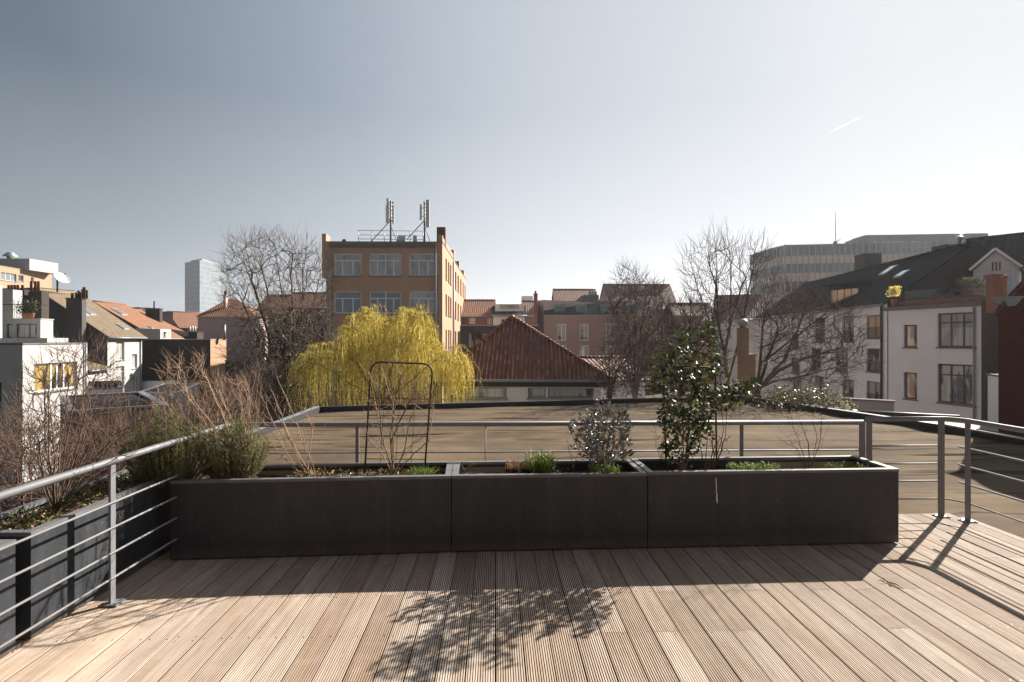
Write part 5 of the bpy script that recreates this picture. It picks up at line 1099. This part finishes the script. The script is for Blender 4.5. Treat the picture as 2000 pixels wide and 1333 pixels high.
# small bare shrub right
b = Vector(((1588-968)/F*4.75, 4.75, PH-.12)); sk = [[tuple(b-Vector((0, 0, .05))), tuple(b)]]
for pl in ([(1563, 870), (1548, 830), (1540, 795)], [(1580, 870), (1565, 830), (1553, 792)], [(1600, 870), (1605, 830), (1605, 795)], [(1595, 860), (1588, 825), (1585, 790)], [(1560, 880), (1530, 860)]):
    sk.append([tuple(b)]+[tuple(W(x, y, 4.78)) for x, y in pl])
T = ctree(sk, rnd_in(R_, poly_at([(1515, 810), (1530, 790), (1610, 785), (1625, 830), (1600, 890), (1540, 890), (1520, 860)], 4.78, .18), 60), seg=.04, jit=.15, rtip=.0011, e=2.2, seed=13)
bush_thing('bare_shrub', 'small delicate leafless shrub at the right end of the front planters', 'shrub', b, T, .0035, M['twig'], M['twig'], R_, dict(L=.05, r=.0009, k=1, spread=.4, up=.3))
# wisps: thin bare seedlings
def wisp(px, y0, y1, d, label, n=3, m_='twig', seed=1):
    rn = random.Random(seed); b = W(px, y0, d); mb = MB()
    for k in range(n):
        t_ = W(px+rn.uniform(-28, 28), y1+rn.uniform(0, 40), d); mid = b.lerp(t_, .5)+Vector((rn.gauss(0, .015), 0, 0)); mb.tube([b, mid, t_], [.0018, .0014, .0007], 3, 0, rn.random(), False)
        for q in range(6):
            s = rn.uniform(.3, .95); p = b.lerp(t_, s); mb.tube([p, p+Vector((rn.gauss(0, .04), rn.gauss(0, .03), rn.uniform(.01, .06)))], [.0009, .0005], 3, 0, rn.random(), False)
    tag(mb.build('bare_seedling', M[m_], None, tuple(b)), label, 'plant', 'bare seedlings in the planters')
wisp(908, 918, 870, 4.6, 'two thin dry stalks at the left corner of the middle planter', 2, 'ptwig', 3)
wisp(1120, 915, 835, 4.7, 'dry leaning stalk just left of the silver bush', 3, 'ptwig', 4)
wisp(1290, 905, 800, 4.7, 'fine reddish bare seedling between silver bush and tall evergreen', 6, 'twig', 5)
# grass tufts
def tuft(px, py, d, rad, h, n, label, mat_='grass', seed=1, wd=.006, flat=1.):
    rn = random.Random(seed); b = W(px, py, d); mb = MB()
    for _ in range(n):
        a = rn.uniform(0, 6.283); q = math.sqrt(rn.random())*rad; p = b+Vector((q*math.cos(a), q*math.sin(a)*flat, 0)); l = h*rn.uniform(.4, 1.1)
        lean = Vector((rn.gauss(0, .35), rn.gauss(0, .35), 1)).normalized(); m1 = p+lean*l*.6; tip = m1+(lean+Vector((lean.x*1.5, lean.y*1.5, -.5)))*l*.4
        s = Vector((rn.uniform(-1, 1), rn.uniform(-1, 1), 0)).normalized()*wd/2; c = rn.random()
        mb.face([p-s, p+s, m1+s*.8, m1-s*.8], 0, c); mb.face([m1-s*.8, m1+s*.8, tip], 0, c)
    tag(mb.build('grass_tuft', M[mat_], None, tuple(b)), label, 'grass tuft', 'grass tufts in the planters')
zs = PH-.1
tuft(1055, 915, 4.7, .13, .19, 260, 'tall green grass tuft left of the silver bush', seed=1, wd=.008)
tuft(1010, 915, 4.68, .1, .1, 120, 'low brown dry tuft at the middle of the shorter planter', 'dryleaf', 2)
tuft(1180, 921, 4.55, .12, .08, 260, 'short bright grass under the silver bush', seed=3)
tuft(1470, 918, 4.6, .22, .08, 420, 'short bright grass right of the rose stems', seed=4, flat=.4)
tuft(825, 925, 4.55, .1, .07, 150, 'small green tuft at the foot of the hoop trellis', seed=5)
tuft(1655, 912, 4.85, .22, .05, 120, 'sparse dark grass in the right end of the planters', seed=6, flat=.4)
# ground cover leaves: nobody could count them
def cover(Pf, u0, u1, v0, v1, z, n, label, seed, dry=.3):
    rn = random.Random(seed); mb = MB()
    cl = [(rn.uniform(u0, u1), rn.uniform(v0, v1), rn.uniform(.03, .09), rn.random() < dry) for _ in range(int(n/60)+3)]
    for _ in range(n):
        u, v, r, dr = rn.choice(cl); u = min(u1, max(u0, u+rn.gauss(0, r))); v = min(v1, max(v0, v+rn.gauss(0, r*.8)))
        p = Pf(u, v, z+rn.random()**2*.06); mb.leaf(p, Vector((rn.gauss(0, 1), rn.gauss(0, 1), rn.uniform(.1, .9))), rn.uniform(.012, .03), rn.uniform(.01, .018), 1 if dr else 0, rn.random())
    o = mb.build('ground_cover', [M['ivy'], M['dryleaf']], None, tuple(Pf(u0, v0, z))); tag(o, label, 'ground cover', None, 'stuff')
cover(P1f, .8, L1-.1, .06, .46, PH-.085, 3600, 'small green and dry leaves covering the soil of the left front planter', 1, .4)
cover(P4f, .04, L4-.1, .05, .42, PH-.06, 5200, 'green weeds and dry litter in the planter behind the left railing', 2, .35)
cover(P5f, .6, L5-.04, .05, .42, PH-.06, 2600, 'green weeds in the nearest planter at the left edge', 3, .35)
cover(P2f, .45, L2-.1, .06, .46, PH-.11, 1500, 'weeds and dry leaves on the soil of the middle planter', 4, .6)
cover(P3f, .1, L3*.6, .06, .46, PH-.13, 900, 'sparse leaves on the soil of the right front planter', 5, .6)
# fallen dry leaves on deck
for i, (px, py, lb) in enumerate(((1735, 1138, 'curled dry twig lying on the boards right of the planters'), (40, 1262, 'small dry sprig lying on the boards by the left railing'))):
    rn = random.Random(i); b = GP(px, py, .004); mb = MB()
    for k in range(7):
        d = Vector((rn.gauss(0, .035), rn.gauss(0, .05), .004)); mb.tube([b, b+d*.5+Vector((0, 0, .008)), b+d], [.0022, .0016, .001], 4, 0, rn.random(), False)
        mb.leaf(b+d*.6, Vector((rn.gauss(0, 1), rn.gauss(0, 1), .3)), .018, .008, 0, rn.random())
    tag(mb.build('fallen_twig', M['twig'], None, tuple(b)), lb, 'twig')

# ================================================================ TREES BEYOND
def bigtree(name, label, base, sk, polys, mt, mc, seg, seed, rtip, fr, thr, e=2.3, a=3., jit=.05, rmax=None):
    rn = random.Random(seed); pts = []
    jit = .05
    for poly, d, dd, n in polys: pts += rnd_in(rn, poly_at(poly, d, dd), n)
    T = ctree(sk, pts, seg=seg, jit=jit, rtip=rtip, e=e, seed=seed, a=a, rmax=rmax)
    return bush_thing(name, label, 'tree', base, T, thr, mt, mc, rn, fr), T
# left bare tree, many stems
d = 27; b = W(562, 862, d); b.z = ZG
def up(x, y, dd=0): return tuple(W(x, y, d+dd))
sk = [[(b.x, b.y, ZG), tuple(W(560, 800, d))], ]
sk += [[up(560, 800), up(545, 720), up(520, 640, -1), up(500, 570, -1), up(470, 500, -1)], [up(560, 800), up(556, 700), up(560, 620), up(545, 540, 1), up(535, 470, 1)], [up(560, 800), up(565, 720), up(590, 620), up(592, 540), up(600, 470)],
       [up(560, 800), up(535, 730), up(500, 650), up(470, 580)], [up(560, 800), up(575, 700, 1), up(612, 600, 1), up(628, 520, 1)], [up(556, 700), up(530, 600, 1), up(505, 500, 1)], [up(565, 720), up(575, 640, -1), up(568, 540, -1), up(575, 465, -1)]]
_, T = bigtree('bare_tree', 'large leafless many-stemmed tree left of the ochre brick building', b, sk,
  [([(432, 580), (432, 530), (448, 468), (480, 458), (540, 465), (600, 472), (638, 500), (645, 560), (640, 640), (600, 700), (500, 700), (450, 640)], d, 4, 1600), ([(470, 640), (520, 600), (640, 600), (670, 640), (660, 780), (470, 780), (440, 700)], d, 4, 1100)], M['bark'], M['bark'], .4, 21, .0075, dict(L=.7, r=.0075, k=2, spread=.38, up=.6), .03, e=2.35)
# ivy on its lower stems
rn = random.Random(4); mb = MB()
PP, DD, PA, R, kids = T
cand = [i for i in range(len(PP)) if PP[i][2] < 2.3 and R[i] > .03]
for _ in range(3800):
    i = rn.choice(cand); p = Vector(PP[i])+Vector((rn.gauss(0, .35), rn.gauss(0, .35), rn.gauss(0, .3))); mb.leaf(p, Vector((rn.gauss(0, 1), rn.gauss(0, 1), rn.gauss(0, 1))), .10, .08, 0, rn.random())
tag(mb.build('ivy', M['ivydark'], None, tuple(b)), 'dark ivy climbing the lower stems of the large bare tree on the left', 'ivy', None, 'stuff')
# willow
d = 23; b = W(745, 860, d); b.z = ZG; rn = random.Random(31)
root = thing('weeping_willow', 'weeping willow with bright yellow hanging wands in front of the ochre building', 'tree', b)
def up(x, y, dd=0): return tuple(W(x, y, d+dd))
sk = [[tuple(b), tuple(W(745, 790, d))]]
sk += [[up(745, 790), up(740, 720), up(735, 650), up(735, 605)], [up(745, 790), up(770, 700, -1), up(800, 640, -1), up(815, 605, -1)], [up(745, 790), up(700, 720, 1), up(650, 690, 1), up(620, 680, 1)], [up(745, 790), up(800, 720), up(850, 680), up(885, 680)], [up(745, 790), up(760, 680, 1.5), up(775, 620, 1.5)], [up(745, 790), up(690, 700, -1.5), up(690, 630, -1.5)], [up(745, 790), up(820, 730, -2), up(860, 700, -2)], [up(745, 790), up(670, 740, -2), up(620, 710, -2)]]
crown = [(572, 745), (588, 702), (630, 672), (668, 668), (680, 622), (700, 606), (732, 600), (745, 592), (765, 628), (792, 604), (828, 612), (846, 650), (872, 680), (905, 698), (908, 735), (820, 690), (740, 690), (640, 710)]
pts = rnd_in(rn, poly_at(crown, d, 2.4), 210)
T = ctree(sk, pts, seg=.4, jit=.15, rtip=.012, e=2.4, seed=31)
mt = MB(); mc = MB(); tree_mesh(T, .03, mt, mc, rn, 4); mt.build('trunk', M['willowb'], root); mc.build('branches', M['willowb'], root)
mb = MB(); PP, DD = T[0], T[1]; tp = [i for i in range(len(PP)) if T[3][i] < .05 and PP[i][2] > 0.2]
hot = [i for i in tp if not T[4][i]]
hot = rn.sample(hot, int(len(hot)*.7))
for _ in range(2800):
    i = rn.choice(tp) if rn.random() < .35 else rn.choice(hot); p = Vector(PP[i]); px = 968+F*p.x/p.y
    d0 = Vector(DD[i]); out = Vector((d0.x, d0.y, .35)).normalized()*rn.uniform(.1, .45)+Vector((rn.gauss(0, .18), rn.gauss(0, .25), 0))
    # longer wands towards the outside
    L = rn.choice((rn.uniform(.5, 1.4), rn.uniform(1.2, 3.2))); q = p+out; pts_ = [p, p+out*.6+Vector((0, 0, .06)), q+Vector((rn.gauss(0, .04), 0, -L*.3)), q+Vector((rn.gauss(0, .07), 0, -L*.65)), q+Vector((rn.gauss(0, .1), rn.gauss(0, .1), -L))]
    c = rn.random(); mb.tube(pts_, [.007, .006, .0055, .0045, .003], 3, 0, c, False, False)
    for k in range(9):
        s = rn.uniform(.15, 1); j = min(3, int(s*4)); f = s*4-j; a_ = pts_[j].lerp(pts_[j+1], f); mb.leaf(a_, Vector((rn.gauss(0, .5), rn.gauss(0, .5), -.8)), .09, .016, 0, min(1, max(0, c+rn.gauss(0, .2))))
mb.build('crown', M['willow'], root)
# right bare tree
d = 24; b = W(1425, 850, d); b.z = ZG
def up(x, y, dd=0): return tuple(W(x, y, d+dd))
sk = [[tuple(b), up(1424, 800), up(1422, 745), up(1415, 690)]]
sk += [[up(1415, 690), up(1405, 640), up(1398, 560), (up(1378, 490))], [up(1415, 690), up(1425, 640), up(1428, 570), up(1425, 500), up(1420, 450)], [up(1415, 690), up(1390, 640, 1), up(1365, 570, 1), up(1345, 500, 1)], [up(1422, 745), up(1445, 660, -1), up(1460, 580, -1), up(1475, 500, -1)], [up(1405, 640), up(1395, 600), up(1400, 520, 1), up(1395, 455, 1)], [up(1425, 640), up(1448, 560, 1), up(1492, 470, 1)]]
bigtree('bare_tree', 'upright leafless tree whose crown stands against the white sky, behind the glossy shrub', b, sk,
  [([(1335, 560), (1335, 500), (1370, 475), (1450, 475), (1505, 485), (1500, 530), (1470, 590), (1440, 640), (1400, 640), (1350, 610)], d, 3, 600)], M['bark'], M['bark'], .35, 22, .0075, dict(L=.7, r=.007, k=2, spread=.35, up=.7), .03)
# tree spreading right with long arching branches
d = 21; b = W(1478, 870, d); b.z = ZG
def up(x, y, dd=0): return tuple(W(x, y, d+dd))
sk = [[tuple(b), up(1478, 800), up(1480, 760)]]
sk += [[up(1480, 760), up(1500, 700), up(1545, 665), up(1580, 640)], [up(1480, 760), up(1520, 725), up(1570, 700), up(1640, 680)], [up(1480, 760), up(1530, 705, 1), up(1560, 640, 1), up(1575, 590, 1)], [up(1500, 700), up(1520, 640, -1), up(1510, 600, -1)], [up(1480, 760), up(1510, 745, -1), up(1570, 735, -1), (up(1640, 715, -1))], [up(1480, 760), up(1486, 700), up(1490, 640), up(1500, 580)]]
bigtree('bare_tree', 'spreading leafless tree with arching brown branches before the pale townhouses', b, sk,
  [([(1475, 570), (1510, 540), (1560, 560), (1610, 580), (1660, 600), (1690, 650), (1680, 720), (1650, 750), (1560, 760), (1490, 740), (1480, 650)], d, 3, 760)], M['bark'], M['twig'], .3, 23, .008, dict(L=.7, r=.007, k=3, spread=.4, up=.15), .03)
# thicket of bare trees before the salmon brick block
for (px, top, dd, seed, poly, lb) in ((1240, 520, 27, 41, [(1185, 640), (1195, 560), (1220, 520), (1260, 540), (1300, 570), (1310, 640), (1290, 740), (1210, 760), (1190, 700)], 'reddish leafless tree right of the pyramid roof, before the salmon brick block'),
                                      (1330, 600, 23, 42, [(1270, 660), (1290, 600), (1350, 590), (1400, 620), (1420, 700), (1400, 760), (1300, 770), (1265, 720)], 'tangled leafless tree just behind the glossy evergreen shrub'),
                                      (1190, 650, 22, 43, [(1160, 740), (1170, 690), (1200, 640), (1240, 650), (1270, 700), (1260, 770), (1190, 780)], 'small leafless tree at the right eave of the pyramid roofed pavilion')):
    b = W(px, 850, dd); b.z = ZG; sk = [[tuple(b), tuple(W(px, 790, dd)), tuple(W(px, 740, dd))]]
    for k in range(5): x = px+(k-2)*(22 if seed != 43 else 14); sk.append([tuple(W(px, 790, dd)), tuple(W((px+x)/2, (top+800)/2, dd+R_.uniform(-1, 1))), tuple(W(x, top+40+abs(k-2)*18, dd+R_.uniform(-1, 1)))])
    bigtree('bare_tree', lb, b, sk, [(poly, dd, 4, 1300 if seed != 43 else 450)], M['bark'], M['twig'], .3, seed, .0075, dict(L=.6, r=.007, k=3, spread=.5, up=.3), .03)
# pale leaved bush beyond the flat roof kerb
d = 17.5; b = W(1580, 850, d); b.z = ZG; sk = [[tuple(b), tuple(W(1580, 820, d))]]+[[tuple(W(1580, 820, d)), tuple(W(x, y, d))] for x, y in ((1520, 775), (1560, 765), (1600, 775), (1640, 790))]
T = ctree(sk, rnd_in(R_, poly_at([(1495, 782), (1515, 770), (1560, 764), (1610, 775), (1650, 793), (1665, 806), (1640, 830), (1520, 820), (1485, 790)], d, 1.6), 300), seg=.2, jit=.15, rtip=.005, e=2.3, seed=50)
leafy('flowering_bush', 'broad bush with pale glinting leaves over the kerb of the brown flat roof', b, T, .01, M['palebush'], random.Random(8), dens=15, L=.11, wd=.06, spread=.5, maxr=.05)
# yard shrubs left of flat roof
for i, (px, py, dd, wpx, hpx, lb) in enumerate(((60, 990, 9, 150, 170, 'reddish bare thicket in the yard beyond the nearest left planter'), (250, 940, 11, 120, 120, 'dark bare thicket in the yard left of the brown flat roof'), (430, 860, 14, 90, 110, 'bare thicket beside the left kerb of the brown flat roof'), (150, 900, 16, 150, 80, 'low brown thicket below the white cube building'), (350, 860, 19, 90, 70, 'brown thicket before the low garden roofs'), (520, 800, 21, 70, 90, 'dark undergrowth at the foot of the many-stemmed bare tree'))):
    b = W(px, 900, dd); b.z = ZG; top = W(px, py-hpx, dd); rn = random.Random(60+i); s = dd/F
    sk = [[tuple(b), (b.x, b.y, ZG+1)]]+[[(b.x, b.y, ZG+1), (b.x+rn.uniform(-.6, .6)*wpx*s, b.y+rn.uniform(-.8, .8), top.z-rn.uniform(.3, 1))] for _ in range(8)]
    T = ctree(sk, rnd_in(rn, poly_at([(px-wpx, py), (px-wpx*.8, py-hpx*.6), (px-wpx*.2, py-hpx), (px+wpx*.5, py-hpx*.9), (px+wpx, py-hpx*.4), (px+wpx, py+20), (px, py+60)], dd, 1.5), 700), seg=.2, jit=.1, rtip=.004, e=2.7, seed=60+i)
    bush_thing('bare_thicket', lb, 'shrub', b, T, .015, M['twig'], M['twig'], rn, dict(L=.4, r=.0042, k=3, spread=.4, up=.6), 'leafless thickets in the yards', 'stem', 'twigs')
# ---------------------------------------------------------------- haze: thin bright air over the whole town
t = NT('pale town haze'); pv = t.n('VolumePrincipled'); pv.inputs['Color'].default_value = (.9, .93, 1, 1); pv.inputs['Density'].default_value = .0003; pv.inputs['Anisotropy'].default_value = .35
t.l(pv.outputs[0], t.out.inputs['Volume'])
for l_ in list(t.out.inputs['Surface'].links): t.t.links.remove(l_)
hz = box1(-1010, 1010, -1010, 1010, ZG-1, 70).build('haze', t.m); hz['kind'] = 'stuff'
